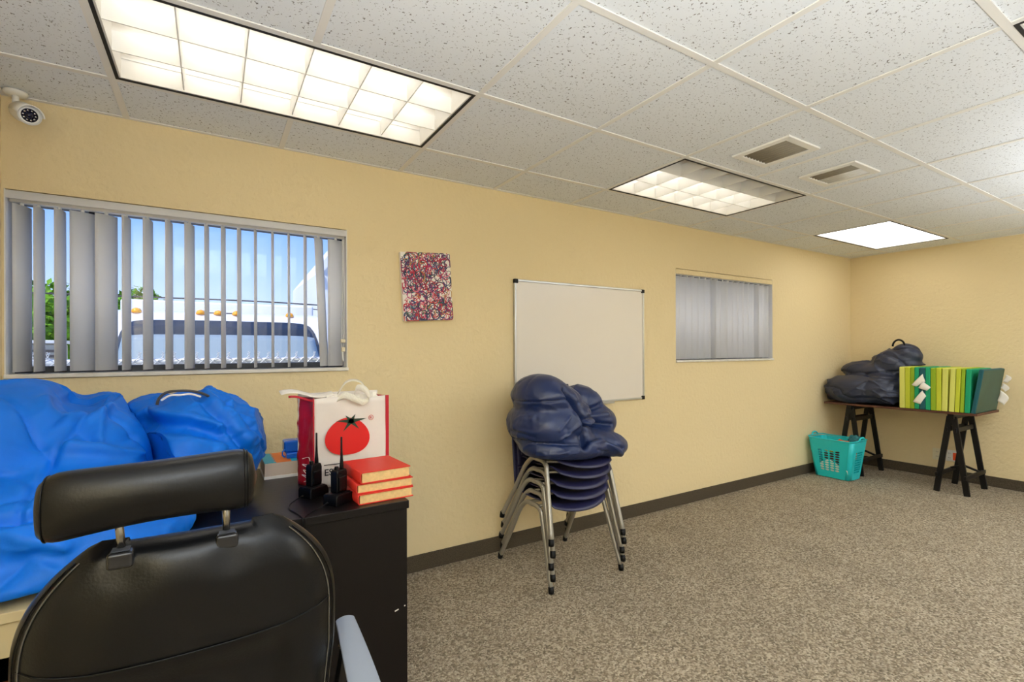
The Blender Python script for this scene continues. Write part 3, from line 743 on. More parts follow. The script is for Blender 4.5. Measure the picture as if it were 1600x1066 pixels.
# flat box with a blue plastic case on it
t = thing('flat_box', 'flat grey carton with cyan and orange top between beanbag and tote bag', 'box', (.56, -.34, DZ))
MB().box(.497, .70, -.432, -.222, DZ, DZ + .066).build('box_body', M['card_side'], t, world=True, bevel=.002)
MB().box(.495, .702, -.434, -.220, DZ, DZ + .012).build('box_tray', M['plate_white'], t, world=True, bevel=.001)
b = MB(); b.box(.497, .535, -.432, -.222, DZ + .066, DZ + .0675)
for k in range(6): b.box(.535, .541, -.432 + .036 * k, -.432 + .036 * k + .018, DZ + .066, DZ + .0675)
b.build('cyan_print', M['cyan'], t, world=True)
b = MB(); b.box(.541, .60, -.432, -.222, DZ + .066, DZ + .0675)
for k in range(6): b.box(.535, .541, -.414 + .036 * k, -.414 + .036 * k + .018, DZ + .066, DZ + .0675)
b.build('orange_print', M['orange'], t, world=True)
MB().box(.60, .70, -.432, -.222, DZ + .066, DZ + .0675).build('cyan_print', M['cyan'], t, world=True)
t = thing('plastic_case', 'glossy blue plastic case lying on the flat grey carton', 'case', (.62, -.345, DZ + .0675))
MB().box(.585, .665, -.39, -.30, DZ + .0675, DZ + .092).build('case_body', M['blue_plastic'], t, world=True, bevel=.006)
MB().box(.578, .668, -.372, -.300, DZ + .0925, DZ + .142, Matrix.Identity(4)).build('case_lid', M['blue_plastic'], t, world=True, bevel=.008)
MB().tube([(.580, -.385, DZ + .075), (.570, -.388, DZ + .085), (.570, -.388, DZ + .10), (.580, -.38, DZ + .108)], .0035, 8).build('case_latch', M['blue_plastic'], t, world=True, smooth=True)

# ------------------------------------------------------------ beanbags
def beanbag(name, label, blobs, m, fn, base, floor, voxel=.018, it=5, sub=1, lim=None):
    t = thing(name, label, 'beanbag', base)
    soft('cover', blobs, m, fn, t, voxel, it, floor, sub, lim)
    return t
CP, CN = Vector((.105, -.60, .9)), Vector((1, .38, .10)).normalized()      # where the two blue bags press on each other
def lim1(q):
    d = (q - CP).dot(CN)
    if d > -.004 and q.y > -.93: q = q - CN * (d + .004) * min(1, (q.y + .93) / .08)
    return Vector((max(q.x, XL + .008), q.y, q.z))
def lim2(q):
    d = (q - CP).dot(CN); return q - CN * (d - .004) if d < .004 else q
w1 = wrinkles(1.3, .020, .006, (1, 1.3, 1.2), .010)
def f1(p, n):
    d = w1(p) + groove(p, (0, 0, .795), (-.10, .1, 1), .012, .024, .004)
    d += fold(p, [(-.089, 1.147), (-.077, 1.109), (-.056, 1.084), (-.003, 1.084), (.03, 1.088)], .013, .022, -.55) + fold(p, [(-.080, 1.160), (-.045, 1.12), (.0, 1.112)], .022, -.022, -.55)
    d += fold(p, [(-.016, 1.021), (.038, 1.006), (.119, .962)], .013, .022, -.55) + fold(p, [(-.003, 1.050), (.05, 1.035), (.10, 1.01)], .020, -.018, -.55)
    d += fold(p, [(.018, 1.120), (.046, 1.03)], .009, .012, -.55) + fold(p, [(.0, 1.066), (.038, 1.028)], .011, -.012, -.55)
    d += fold(p, [(.07, 1.16), (.025, 1.115), (-.007, 1.076), (-.032, 1.02), (-.048, .964), (-.055, .90)], .0065, -.012, -.5) + fold(p, [(-.25, .985), (-.132, .981), (-.048, .962)], .005, -.007, -.5)
    d += fold(p, [(-.01, .93), (.05, .90), (.16, .86)], .02, -.015, -.6) + fold(p, [(-.16, .90), (-.06, .885), (.03, .84)], .016, .014, -.6) + fold(p, [(-.12, .77), (-.10, .72)], .012, -.012, -.9)
    return d
beanbag('beanbag', 'large blue beanbag against the left wall, drooping over the beige table front',
        [((-.19, -.66, .96), (.19, .40, .235), (0, 14, 0)), ((-.04, -.66, .92), (.20, .36, .19), (0, 0, 0)), ((.0, -.50, .985), (.10, .26, .15), (0, 0, 0)), ((-.06, -.93, .85), (.28, .32, .13), (0, 0, 10)), ((.06, -1.00, .80), (.22, .24, .07), (0, 0, 0)), ((-.13, -1.12, .79), (.24, .19, .065), (8, 0, 0)), ((-.02, -.42, .99), (.15, .2, .13), (0, 0, 0))],
        M['blue'], f1, (-.05, -.7, DZ), lambda q: DZ + .002, .014, 7, 1, lim1)
w2 = wrinkles(4.1, .016, .007, (1.2, 1, 1.6), .010)
def f2(p, n):
    d = w2(p) * .8 + groove(p, (.44, -.45, .9), (.75, .2, .6), .006, .010, .008, 70)
    d += fold(p, [(.097, 1.050), (.14, 1.068), (.258, 1.055), (.345, 1.012)], .014, .020, -.5) + fold(p, [(.10, 1.034), (.24, 1.030), (.33, .985)], .020, -.016, -.5)
    d += fold(p, [(.093, .985), (.173, .998), (.294, .969), (.372, .925)], .014, .022, -.5) + fold(p, [(.10, .965), (.18, .976), (.30, .945), (.37, .90)], .020, -.016, -.5)
    d += fold(p, [(.134, 1.12), (.134, 1.085), (.144, .90)], .005, -.008, -.5) + fold(p, [(.26, 1.13), (.289, 1.102), (.35, 1.023), (.394, .947), (.422, .887)], .010, -.018, -.4) + fold(p, [(.30, 1.12), (.375, 1.03), (.42, .95)], .018, .016, -.4)
    a = math.atan2(p.z - .92, p.x - .28)
    if p.x > .30: d += .005 * noise.noise(Vector((a * 9, p.y * 6, 4.4))) * min(1, (p.x - .30) * 12)
    return d
bb2 = beanbag('beanbag', 'blue beanbag with frayed zip top between large beanbag and flat carton',
        [((.29, -.53, .925), (.205, .24, .20), (0, 0, 0)), ((.26, -.57, 1.01), (.14, .19, .125), (0, 0, 0)), ((.20, -.75, .87), (.17, .20, .14), (0, 0, 0)), ((.34, -.46, .96), (.155, .2, .14), (0, 25, 0)), ((.15, -.44, 1.01), (.14, .17, .11), (0, 0, 0))],
        M['blue'], f2, (.28, -.55, DZ), lambda q: DZ + .002, .014, 5, 1, lim2)
MB().tube(smooth_path([(.158, -.70, 1.098), (.165, -.705, 1.120), (.185, -.71, 1.138), (.215, -.715, 1.142), (.250, -.71, 1.140), (.285, -.69, 1.128), (.315, -.67, 1.108)], 8), .0045, 8, sy=.7).build('zip_edge', M['cable'], bb2, world=True, smooth=True)
MB().tube(smooth_path([(.170, -.708, 1.112), (.195, -.717, 1.128), (.222, -.722, 1.128), (.25, -.717, 1.130), (.28, -.70, 1.118)], 8), .0035, 8, sy=.8).build('frayed_lining', M['canvas'], bb2, world=True, smooth=True)

FN = [([(1.938, 1.051), (2.018, .932), (2.05, .824), (2.01, .761)], .018, -.045), ([(1.90, 1.03), (1.97, .93), (2.0, .85)], .03, .014), ([(2.036, .892), (2.175, .904), (2.321, .946)], .012, -.022), ([(2.059, .841), (2.204, .844), (2.342, .825)], .012, -.024),
      ([(2.05, .868), (2.19, .875), (2.33, .89)], .014, .012), ([(1.61, .994), (1.734, .994), (1.947, 1.009)], .006, -.012), ([(1.63, .789), (1.837, .778), (2.028, .774)], .007, -.014), ([(1.913, .819), (1.991, .875)], .009, .010), ([(1.88, .80), (1.93, .835)], .007, .008), ([(1.645, .836), (1.715, .797)], .009, .011),
      ([(1.66, .855), (1.76, .81)], .008, -.008), ([(1.644, .973), (1.735, .941)], .010, .012), ([(1.66, .950), (1.72, .93)], .010, -.014), ([(2.032, .773), (2.171, .774), (2.333, .663)], .016, .014), ([(2.03, .785), (2.15, .792), (2.30, .71)], .010, -.014), ([(1.87, .85), (1.939, .913)], .007, .008), ([(1.80, .72), (1.90, .735)], .010, .008), ([(2.10, .73), (2.18, .70)], .008, -.009)]
w3 = wrinkles(7.7, .009, .006, (1, 1, 1.5), .008)
def f3(p, n):
    d = w3(p)
    if p.y < -.36:
        for P, wd, h in FN: d += fold(p, P, wd, h)
        d += .004 * noise.noise(p * 38) * max(0, noise.noise(p * 6 + Vector((3, 1, 7)))) * 2
    else: d += groove(p, (2.35, -.5, .93), (-.28, .1, 1), .012, .024, .006) * (1 if p.x > 2.18 else 0)
    return d
beanbag('beanbag', 'navy beanbag slumped on top of the chair stack before the whiteboard',
        [((1.905, -.42, 1.005), (.165, .19, .135), (0, 10, 0)), ((1.98, -.42, .985), (.175, .19, .11), (0, 14, 0)), ((1.93, -.42, .85), (.215, .23, .16), (0, 0, 0)), ((2.02, -.45, .88), (.17, .2, .14), (0, 0, 0)), ((2.04, -.47, .735), (.30, .22, .088), (0, 0, 0)), ((2.26, -.47, .725), (.175, .20, .085), (0, 10, 0)), ((2.33, -.34, .84), (.155, .18, .12), (0, 10, 0)), ((2.28, -.31, .945), (.14, .15, .105), (0, 22, 0))],
        M['navy'], f3, (2.06, -.42, .68), lambda q: .655 - .07 * (q.x - 2.06), .013, 9)
w4 = wrinkles(11.2, .036, .014, (1, 1, 1.9), .010)
def f4(p, n):
    d = w4(p) + groove(p, (6, -.3, 1.02), (.1, .10, 1), .010, .016)
    return d
bb4 = beanbag('beanbag', 'dark navy beanbag with a carry loop on the trestle table',
        [((5.985, -.27, .85), (.28, .30, .17), (0, 0, 0)), ((6.0, -.50, .85), (.27, .22, .17), (0, 0, 0)), ((6.14, -.36, 1.0), (.20, .27, .13), (0, 0, 0)), ((6.16, -.54, 1.10), (.17, .20, .18), (12, 0, 0)), ((6.15, -.21, 1.06), (.16, .17, .085), (-8, 0, 0)), ((6.16, -.63, 1.22), (.12, .13, .10), (30, 0, 0))],
        M['navy2'], f4, (6.1, -.4, .722), lambda q: .722 if q.x > 5.788 else .668, .015, 8, 1, lambda q: Vector((min(q.x, XR - .02), max(-.686, min(-.02, q.y)) if q.z < 1.11 else min(-.02, q.y), q.z)))
def loop(k): a = math.pi * k; return (6.10, -.575 + .05 * math.cos(a), 1.295 + .065 * math.sin(a))
MB().tube(arc(loop, 14), .006, 8, sy=1.5).build('carry_loop', M['black'], bb4, world=True, smooth=True)

# ------------------------------------------------------------ stacked chairs
def shell_pt(u, v):
    """u across -1..1, v: 0 front lip .. .5 rear of seat .. 1 top of back (local x, y, z; front is -y)"""
    if v < .5:
        s = v / .5; hw = .205 + .012 * math.sin(s * 3) - .02 * max(0, .15 - s) / .15
        y = -.245 + .40 * s + .045 * u * u * (1 - s) ; z = .432 - .012 * math.sin(s * math.pi) - .030 * max(0, (.18 - s) / .18) ** 2
        z += .022 * abs(u) ** 3 * (1 if s > .1 else .7) - .012 * (1 - u * u) * (1 - s)
        return (u * hw, y, z)
    s = (v - .5) / .5; hw = .205 - .012 * s - .03 * max(0, s - .8) / .2
    c = min(1, s / .22); a = c * R(76)
    y = .155 + .055 * math.sin(a) + .07 * max(0, s - .22); z = .432 + .055 * (1 - math.cos(a)) + .36 * max(0, s - .22) / .78
    z += .012 * abs(u) ** 3 * (1 - c)
    y -= .035 * u * u * c
    return (u * hw, y, z)
def make_chair():
    t = thing('stacking_chair', '', 'chair', (0, 0, 0), 0, 'navy stacking chairs under the navy beanbag')
    MB().grid(lambda a, b_: shell_pt(a * 2 - 1, b_ * .56), 14, 16).build('seat', M['shell'], t, solid=.006, smooth=True)
    MB().grid(lambda a, b_: shell_pt(a * 2 - 1, .56 + b_ * .44), 14, 14).build('backrest', M['shell'], t, solid=.006, smooth=True)
    for s in (-1, 1):
        xt, xf = s * .222, s * .252
        fr = smooth_path([(xt, -.03, .408), (xt, -.085, .408), (xt + s * .002, -.122, .392), (xt + s * .006, -.145, .35), (xf, -.255, .018)], 6)
        MB().tube(fr, .0130, 10).build('leg', M['legs'], t, smooth=True)
        re = smooth_path([(xt, -.03, .408), (xt, .005, .408), (xt + s * .002, .045, .385), (xt + s * .006, .09, .33), (xt + s * .014, .16, .20), (xf, .262, .018)], 6)
        MB().tube(re, .0130, 10).build('leg', M['legs'], t, smooth=True)
        for o in (t.children[-2], t.children[-1]):
            e = fr[-1] if o is t.children[-2] else re[-1]
    legs = [o for o in t.children if o.name.startswith('leg')]
    for o, (x, y) in zip(legs, ((-.252, -.255), (-.252, .262), (.252, -.255), (.252, .262))):
        k = 1 if y > 0 else -1
        MB().tube([(x, y + k * .001, .0), (x, y, .012), (x * .9975, y * .985, .034)], [.0148, .0156, .0148], 10).build('foot_cap', M['black'], o, smooth=True)
    MB().tube([(-.222, -.075, .402), (0, -.075, .392), (.222, -.075, .402)], .009, 8).build('cross_rail', M['legs'], t, smooth=True)
    MB().tube([(-.222, .02, .402), (0, .02, .392), (.222, .02, .402)], .009, 8).build('cross_rail', M['legs'], t, smooth=True)
    return t
ch0 = make_chair()
ORD = ['bottom chair of the navy stack, its feet on the carpet', 'second chair up in the stack of navy chairs', 'middle chair in the stack of five navy chairs',
       'fourth chair up in the stack of navy chairs', 'top chair of the navy stack, under the beanbag']
for k in range(5):
    c = ch0 if k == 0 else copy_tree(ch0)
    c.location = (2.073 + (.007 if k % 2 else -.004), -.362 - .004 * k, .058 * k); c.rotation_euler = (0, R(1.15 * k), R(.8 - .4 * k))
    c['label'] = ORD[k]

# ------------------------------------------------------------ trestle table, boards, basket
TZ = .70
def trestle(yc, label):
    t = thing('trestle', label, 'trestle', (6.05, yc, 0), 0, 'black A-frame trestles')
    MB().box(-.235, .235, -.022, .022, TZ - .045, TZ - .001).build('top_bar', M['black_wood'], t, bevel=.003)
    for sx_ in (-1, 1):
        for sy in (-1, 1):
            MB().bar((sx_ * .20, sy * .014, TZ - .004 - .02), (sx_ * .215, sy * .105, .0), .042, .022, (sx_, 0, 0)).build('leg', M['black_wood'], t, bevel=.002)
    for sy in (-1, 1):
        MB().bar((-.245, sy * .098, .155), (.245, sy * .098, .155), .018, .034).build('side_rail', M['black_wood'], t, bevel=.002)
        MB().bar((-.225, sy * .03, .56), (.225, sy * .03, .56), .014, .04).build('upper_rail', M['black_wood'], t, bevel=.002)
    MB().bar((.10, -.098, .172), (.10, 0, .205), .03, .014).bar((.10, 0, .205), (.10, .098, .172), .03, .014).build('brace', M['black_wood'], t, bevel=.002)
trestle(-1.055, 'black wooden trestle nearer the camera, beneath the green panels')
trestle(-.255, 'black wooden trestle in the room corner behind the turquoise basket')
tag(MB().box(5.795, 6.36, -1.235, -.03, TZ, TZ + .020).build('table_board', M['board'], bevel=.002), 'brown board laid across the two black trestles', 'tabletop')
def panel(y, th, d, h, m, lean, label, rz=0, face=None, x0=5.80):
    t = thing('fabric_panel', label, 'panel', (x0 + .25, y, TZ + .0205), R(rz), 'green fabric panels standing on the trestle table')
    t.rotation_euler = (R(lean), 0, R(rz))
    MB().box(-.25, -.25 + d, -th / 2, th / 2, 0, h).build('core', m, t, bevel=.006, seg=3)
    if face: MB().box(-.25 + .006, -.25 + d - .006, -th / 2 - .0012, -th / 2 + .001, .006, h - .006).build('face', face, t)
    b = MB()
    b.box(-.25 + .012, -.25 + d - .012, -th / 2 + .004, th / 2 - .004, h - .001, h + .0016).build('top_welt', m, t)
    return t
PY = [(-.706, .042, .50, .382, 'lime_pale', 0, 'pale lime panel touching the navy beanbag, first of the row'), (-.748, .038, .50, .380, 'lime', 0, 'lime panel second from the navy beanbag'),
      (-.784, .030, .50, .380, 'moss', 0, 'thin moss green panel just before the white tags begin'), (-.817, .034, .48, .382, 'green', 0, 'emerald panel just left of the white tags'),
      (-.858, .042, .50, .376, 'teal_dark', 0, 'dark petrol panel behind the three white tags'), (-.8985, .036, .50, .382, 'green', 0, 'emerald panel just right of the white tags'),
      (-.937, .036, .50, .378, 'moss', 0, 'wrinkled moss green panel, second right of the white tags'), (-.975, .036, .50, .380, 'lime', 0, 'lime panel left of the yellowish one'),
      (-1.014, .038, .50, .376, 'lime_pale', 1, 'yellowish lime panel beside the dark gap in the row'), (-1.062, .036, .50, .378, 'lime_pale', 2, 'pale lime panel just right of the dark gap'),
      (-1.099, .032, .50, .380, 'lime', 2, 'lime panel second right of the dark gap'), (-1.131, .026, .50, .378, 'moss', 2, 'moss green panel touching the leaning emerald one'),
      (-1.166, .036, .50, .376, 'green', 2, 'emerald panel next to the leaning dark slate panel')]
for y, th, d, h, m, lean, lb in PY: panel(y - .003, th, d, h, M[m], lean, lb)
panel(-1.207, .030, .54, .378, M['teal_dark'], 8.5, 'leaning dark slate panel at the open end of the row', 0, M['slate'])
def tags(name, label, P, nrm):
    t = thing(name, label, 'paper tags', P[0][0], 0, 'white paper tags on the green panels')
    for (a, b_, c, d) in P:
        pts = [Vector(q) for q in (a, b_, c, d)]
        def f(u, v):
            p = pts[0].lerp(pts[1], u).lerp(pts[3].lerp(pts[2], u), v); return p + Vector(nrm) * (.010 * math.sin(u * 3.1) * (1 - .4 * v) + .004 * math.sin(v * 5))
        MB().grid(f, 6, 6).build('paper_tag', M['paper'], t, world=True, solid=.001, smooth=True)
xf = 5.795
tags('paper_tags', 'three white paper tags stuck to the fronts of the middle green panels',
     [((xf, -.868, 1.045), (xf - .004, -.786, .940), (xf - .006, -.820, .925), (xf, -.885, .975)), ((xf - .002, -.872, .975), (xf - .006, -.836, .915), (xf - .008, -.90, .893), (xf, -.925, .925)), ((xf - .004, -.866, .895), (xf - .012, -.798, .788), (xf - .012, -.852, .768), (xf - .002, -.892, .845))], (-1, 0, 0))
xb = 6.305
tags('paper_tags', 'three white paper tags on the back edge of the leaning slate panel',
     [((xb, -1.292, 1.04), (xb + .012, -1.325, 1.01), (xb + .02, -1.30, .965), (xb + .004, -1.275, .975)), ((xb, -1.270, .965), (xb + .02, -1.31, .92), (xb + .02, -1.285, .885), (xb, -1.262, .92)), ((xb, -1.255, .90), (xb + .02, -1.305, .835), (xb + .02, -1.278, .765), (xb, -1.240, .80))], (0, -1, 0))

def basket():
    t = thing('laundry_basket', 'turquoise plastic laundry basket with oval holes beside the corner trestle', 'basket', (5.625, -.245, 0))
    bx0, bx1, by0, by1 = -.122, .105, -.152, .168; H = .375
    def ring(z):
        k = z / H; gx = .036 * k; gy = .048 * k
        return bx0 - gx, bx1 + gx, by0 - gy, by1 + gy
    def wall(side):
        """one wall with a 4 x 9 field of oval holes cut in it"""
        b = MB(); nu, nv = 4, 9; u0, u1, v0, v1 = (.12, .80, .17, .74) if side in (0, 1) else (.16, .84, .17, .74)
        def P(u, v):
            z = .006 + (H - .006) * v; x0, x1, y0, y1 = ring(z); r = .04
            if side == 0: return (x0, y1 - r + (y0 - y1 + 2 * r) * u, z)
            if side == 1: return (x1, y0 + r + (y1 - y0 - 2 * r) * u, z)
            if side == 2: return (x0 + r + (x1 - x0 - 2 * r) * u, y0, z)
            return (x1 - r + (x0 - x1 + 2 * r) * u, y1, z)
        us = [0] + [u0 + (u1 - u0) * i / nu for i in range(nu + 1)] + [1]; vs = [0] + [v0 + (v1 - v0) * i / nv for i in range(nv + 1)] + [1]
        for i in range(len(us) - 1):
            for j in range(len(vs) - 1):
                ua, ub, va, vb = us[i], us[i + 1], vs[j], vs[j + 1]
                if 1 <= i <= nu and 1 <= j <= nv:
                    cu, cv = (ua + ub) / 2, (va + vb) / 2; n = 12; o = []; q = []
                    for k in range(n):
                        a = 2 * math.pi * (k + .5) / n; ca, sa = math.cos(a), math.sin(a); m_ = max(abs(ca), abs(sa))
                        o.append(P(cu + (ub - ua) / 2 * ca / m_, cv + (vb - va) / 2 * sa / m_)); q.append(P(cu + (ub - ua) * .42 * ca, cv + (vb - va) * .40 * sa))
                    for k in range(n):
                        l = (k + 1) % n; b.quad(o[k], o[l], q[l], q[k])
                else: b.quad(P(ua, va), P(ub, va), P(ub, vb), P(ua, vb))
        return b
    for s, nm in enumerate(('front_wall', 'back_wall', 'end_wall', 'end_wall')):
        wall(s).build(nm, M['teal'], t, solid=.003, smooth=False)
    for (sx_, sy, a0) in ((-1, -1, 180), (1, -1, 270), (1, 1, 0), (-1, 1, 90)):
        def f(u, v, sx_=sx_, sy=sy, a0=a0):
            z = .006 + (H - .006) * v; x0, x1, y0, y1 = ring(z); r = .04; a = R(a0 + 90 * u)
            return ((x0 + r if sx_ < 0 else x1 - r) + r * math.cos(a), (y0 + r if sy < 0 else y1 - r) + r * math.sin(a), z)
        MB().grid(f, 6, 3).build('corner_wall', M['teal'], t, solid=.003, smooth=True)
    x0, x1, y0, y1 = ring(0)
    MB().box(x0 + .012, x1 - .012, y0 + .012, y1 - .012, .002, .008).build('bottom', M['teal'], t, bevel=.003)
    x0, x1, y0, y1 = ring(H); r = .04; P = []
    for (cx, cy, a0) in ((x1 - r, y0 + r, 270), (x1 - r, y1 - r, 0), (x0 + r, y1 - r, 90), (x0 + r, y0 + r, 180)):
        for k in range(7): a = R(a0 + 15 * k); P.append((cx + (r + .003) * math.cos(a), cy + (r + .003) * math.sin(a), H + .012 * (abs(cy + r * math.sin(a)) / .2) ** 3))
    MB().tube(P, .006, 8, closed=True).build('rim', M['teal'], t, smooth=True)
    for s in (-1, 1):
        y = y1 + .004 if s > 0 else y0 - .004
        MB().tube(arc(lambda k: (.0 + .055 * math.cos(math.pi * k), y + s * .006 * math.sin(math.pi * k), H + .008 + .036 * math.sin(math.pi * k)), 12), .0075, 8).build('handle', M['teal'], t, smooth=True)
basket()
def crumple(name, label, cat, c, r, m, seed, group=None):
    t = thing(name, label, cat, c, 0, group)
    bm = bmesh.new(); bmesh.ops.create_icosphere(bm, subdivisions=3, radius=1); me = bpy.data.meshes.new('wrapper')
    for v in bm.verts:
        p = v.co.copy(); k = 1 + .28 * noise.noise(p * 2.1 + Vector((seed, 0, 0))) + .12 * noise.noise(p * 5 + Vector((0, seed, 0)))
        v.co = Vector((p.x * r[0], p.y * r[1], p.z * r[2])) * k
    bm.to_mesh(me); bm.free(); me.materials.append(m)
    link('wrapper', me, t, (0, 0, 0))
crumple('snack_bag', 'orange snack bag on top inside the turquoise basket', 'snack bag', (5.57, -.30, .33), (.055, .075, .05), M['snack_a'], 2)
crumple('snack_bag', 'yellow snack bag seen through the basket holes', 'snack bag', (5.545, -.215, .285), (.05, .06, .04), M['snack_b'], 5)
crumple('snack_bag', 'maroon wrapper low in the turquoise basket', 'snack bag', (5.60, -.25, .20), (.09, .12, .07), M['snack_c'], 9)
crumple('cloth_pouch', 'teal cloth pouch poking out of the turquoise basket', 'pouch', (5.67, -.375, .375), (.06, .055, .055), M['teal_bag'], 13)
crumple('snack_bag', 'striped orange wrapper at the basket end by the trestle', 'snack bag', (5.64, -.36, .24), (.07, .04, .06), M['snack_a'], 17)
t = thing('paper_sheet', 'white paper standing low inside the turquoise basket', 'paper', (5.53, -.245, .02))
def ps(u, v): return (5.514 - .022 * v, -.105 - .28 * u, .01 + (.06 + .12 * (1 - abs(u - .42) * 1.3)) * v)
MB().grid(ps, 8, 3).build('sheet', M['paper'], t, world=True, solid=.001)

# ------------------------------------------------------------ office chair
def office_chair():
    cx, cy = .285, -1.60
    t = thing('office_chair', 'black leather office chair with headrest, seen from behind at the desk', 'office chair', (cx, cy, 0))
    ZT, ZB = .952, .42
    def hw(z):
        s = (ZT - z) / (ZT - ZB)
        base = .262 * (1 - max(0, 1 - s / .42) ** 2.6 * .46)
        return base * (1 - .10 * max(0, s - .55) / .45)
    def backp(u, v):
        # superellipse pillow: u around outline angle, v shell
        return None
    b = MB(); NU, NV = 40, 30
    def surf(sgn):
        def f(u, v):
            a = u * 2 - 1; s = v
            z0 = ZB + (ZT - ZB) * s
            # outline squashed toward top
            e = 1 - abs(a) ** 6; 
            top = 1 - max(0, (s - .80) / .20) ** 2.4
            bot = 1 - max(0, (.08 - s) / .08) ** 2
            x = a * hw(z0) * (1 if s < .99 else 1)
            th = .060 * (max(0, 1 - abs(a) ** 3.2)) ** .55 * max(0, top) ** .5 * max(0, bot) ** .5
            z = z0
            y = sgn * th
            if sgn < 0:
                # bolstered rear: raised rim, sunk panel in the lower middle
                lx, lz = abs(a), (.742 - z0)
                if lz > 0 and lx < .62: y += .020 * min(1, lz / .05) * min(1, (.62 - lx) / .10)
                # dimples round the headrest sockets
                for px in (-.098, .058):
                    d2 = ((x - px) ** 2 + ((z0 - .900) * 1.2) ** 2); y += .008 * math.exp(-d2 / .0010) * min(1, th / .035)
                y += -.008 * math.exp(-((abs(a) - .80) / .10) ** 2) * (1 if s < .85 else .4)
            y += .03 * (x / .26) ** 2 * (1 if True else 0)       # wraps forward at the sides
            y += -.035 * (s - .5)                                  # reclines
            return (x, y, z)
        return f
    b.grid(surf(-1), NU, NV); b.grid(surf(1), NU, NV)
    me = b.mesh('backrest', M['leather'], True)
    bm = bmesh.new(); bm.from_mesh(me); bmesh.ops.remove_doubles(bm, verts=bm.verts, dist=.0006); bmesh.ops.recalc_face_normals(bm, faces=bm.faces); bm.to_mesh(me); bm.free()
    me.polygons.foreach_set('use_smooth', [True] * len(me.polygons))
    back = link('backrest', me, t, sub=1)
    def on(u, v, k=.0012):
        p = Vector(surf(-1)(u, v)); p.y -= k; return p
    for s in (-1, 1):
        for dd in (0, .018):
            P = [on(.5 + s * (.472 - dd), v_) for v_ in [i / 40 * .90 + .05 for i in range(41)]]
            MB().tube(P, .0013, 5).build('seam', M['stitch'] if dd else M['black'], back, smooth=True)
    P = [on(.5 + (i / 20 - .5) * .92, .615 + .09 * max(0, abs(i / 20 - .5) * 2 - .66)) for i in range(21)]
    MB().tube(P, .0015, 5).build('seam', M['black'], back, smooth=True)
    # headrest
    hz = 1.030
    def hr(u, v):
        a = u * 2 - 1; an = 2 * math.pi * v; x = -.055 + .0 + a * .157
        e = (max(0, 1 - abs(a) ** 14)) ** .5
        c_, s_ = math.cos(an), math.sin(an)
        ry = .046 * abs(c_) ** .8 * (1 if c_ > 0 else -1); rz_ = .058 * abs(s_) ** .8 * (1 if s_ > 0 else -1)
        z = hz + rz_ * e + (.016 * (1 - a * a) if s_ < -.1 else 0) + .006 * a
        return (x, -.055 + ry * e + .016 * a * a, z)
    head = MB().grid(hr, 36, 28)
    me = head.mesh('headrest', M['leather'], True)
    bm = bmesh.new(); bm.from_mesh(me); bmesh.ops.remove_doubles(bm, verts=bm.verts, dist=.0004); bmesh.ops.recalc_face_normals(bm, faces=bm.faces); bm.to_mesh(me); bm.free()
    me.polygons.foreach_set('use_smooth', [True] * len(me.polygons))
    h = link('headrest', me, t)
    for a in (.055, .93, .945):
        P = [Vector(hr(a, k / 28)) for k in range(28)]; c0 = sum(P, Vector()) / 28; P = [c0 + (p - c0) * 1.012 for p in P]
        MB().tube(P, .0012, 5, closed=True).build('seam', M['black'], h, smooth=True)
    for px in (-.103, .052):
        MB().tube([(px, -.018, .905), (px - .002, -.050, 1.0)], .0062, 12).build('headrest_post', M['steel'], t, smooth=True)
        s = MB().box(px - .0185, px + .0185, -.056, -.020, .912, .940).build('post_socket', M['socket'], t, bevel=.006, seg=3)
        MB().box(px - .013, px + .013, -.050, -.026, .940, .942).build('socket_cap', M['bronze'], s, bevel=.002)
    # arms, seat, base
    for s in (-1, 1):
        def ar(u, v, s=s):
            y = -.10 + .24 * v; wdt = .030 - .013 * v ** 1.5; x = s * (.298 + .005 * v) + (u * 2 - 1) * wdt; return (x, y, .563 + .067 * v - .010 * v * v - .006 * (2 * u - 1) ** 2)
        a_ = MB().grid(ar, 8, 16).build('armrest', M['pad'], t, solid=.024, smooth=True, bevel=.004)
        MB().bar((s * .302, .10, .60), (s * .285, .13, .45), .03, .014).bar((s * .300, -.03, .565), (s * .285, .03, .45), .03, .014).bar((s * .285, -.0, .45), (s * .285, .16, .45), .03, .014).build('arm_bracket', M['black'], a_, bevel=.003)
        for yy in (.04, .095): MB().lathe([(.006, 0), (.006, .004), (.003, .006)], 10, Matrix.Translation((s * .284, yy, .585)) @ Matrix.Rotation(R(-90 * s), 4, 'Y')).build('bolt', M['steel'], a_)
    def seat(u, v, sg=1):
        a = u * 2 - 1; c = v * 2 - 1; e = max(0, 1 - abs(a) ** 4) ** .5 * max(0, 1 - abs(c) ** 4) ** .5
        return (a * .25, .27 + c * .24, .40 + sg * .052 * e)
    MB().grid(lambda u, v: seat(u, v, 1), 20, 20).grid(lambda u, v: seat(u, v, -1), 20, 20).build('seat', M['leather'], t, smooth=True)
    MB().tube([(0, .27, .05), (0, .27, .36)], .028, 14).build('gas_column', M['black'], t, smooth=True)
    MB().box(-.09, .09, .10, .40, .335, .352).bar((0, .05, .36), (0, -.035, .50), .08, .012).build('tilt_plate', M['black'], t, bevel=.003)
    bs = MB()
    for k in range(5):
        a = R(72 * k + 18); bs.bar((.02 * math.cos(a), .27 + .02 * math.sin(a), .095), (.27 * math.cos(a), .27 + .27 * math.sin(a), .07), .05, .03)
    st = bs.build('star_base', M['black'], t, bevel=.006)
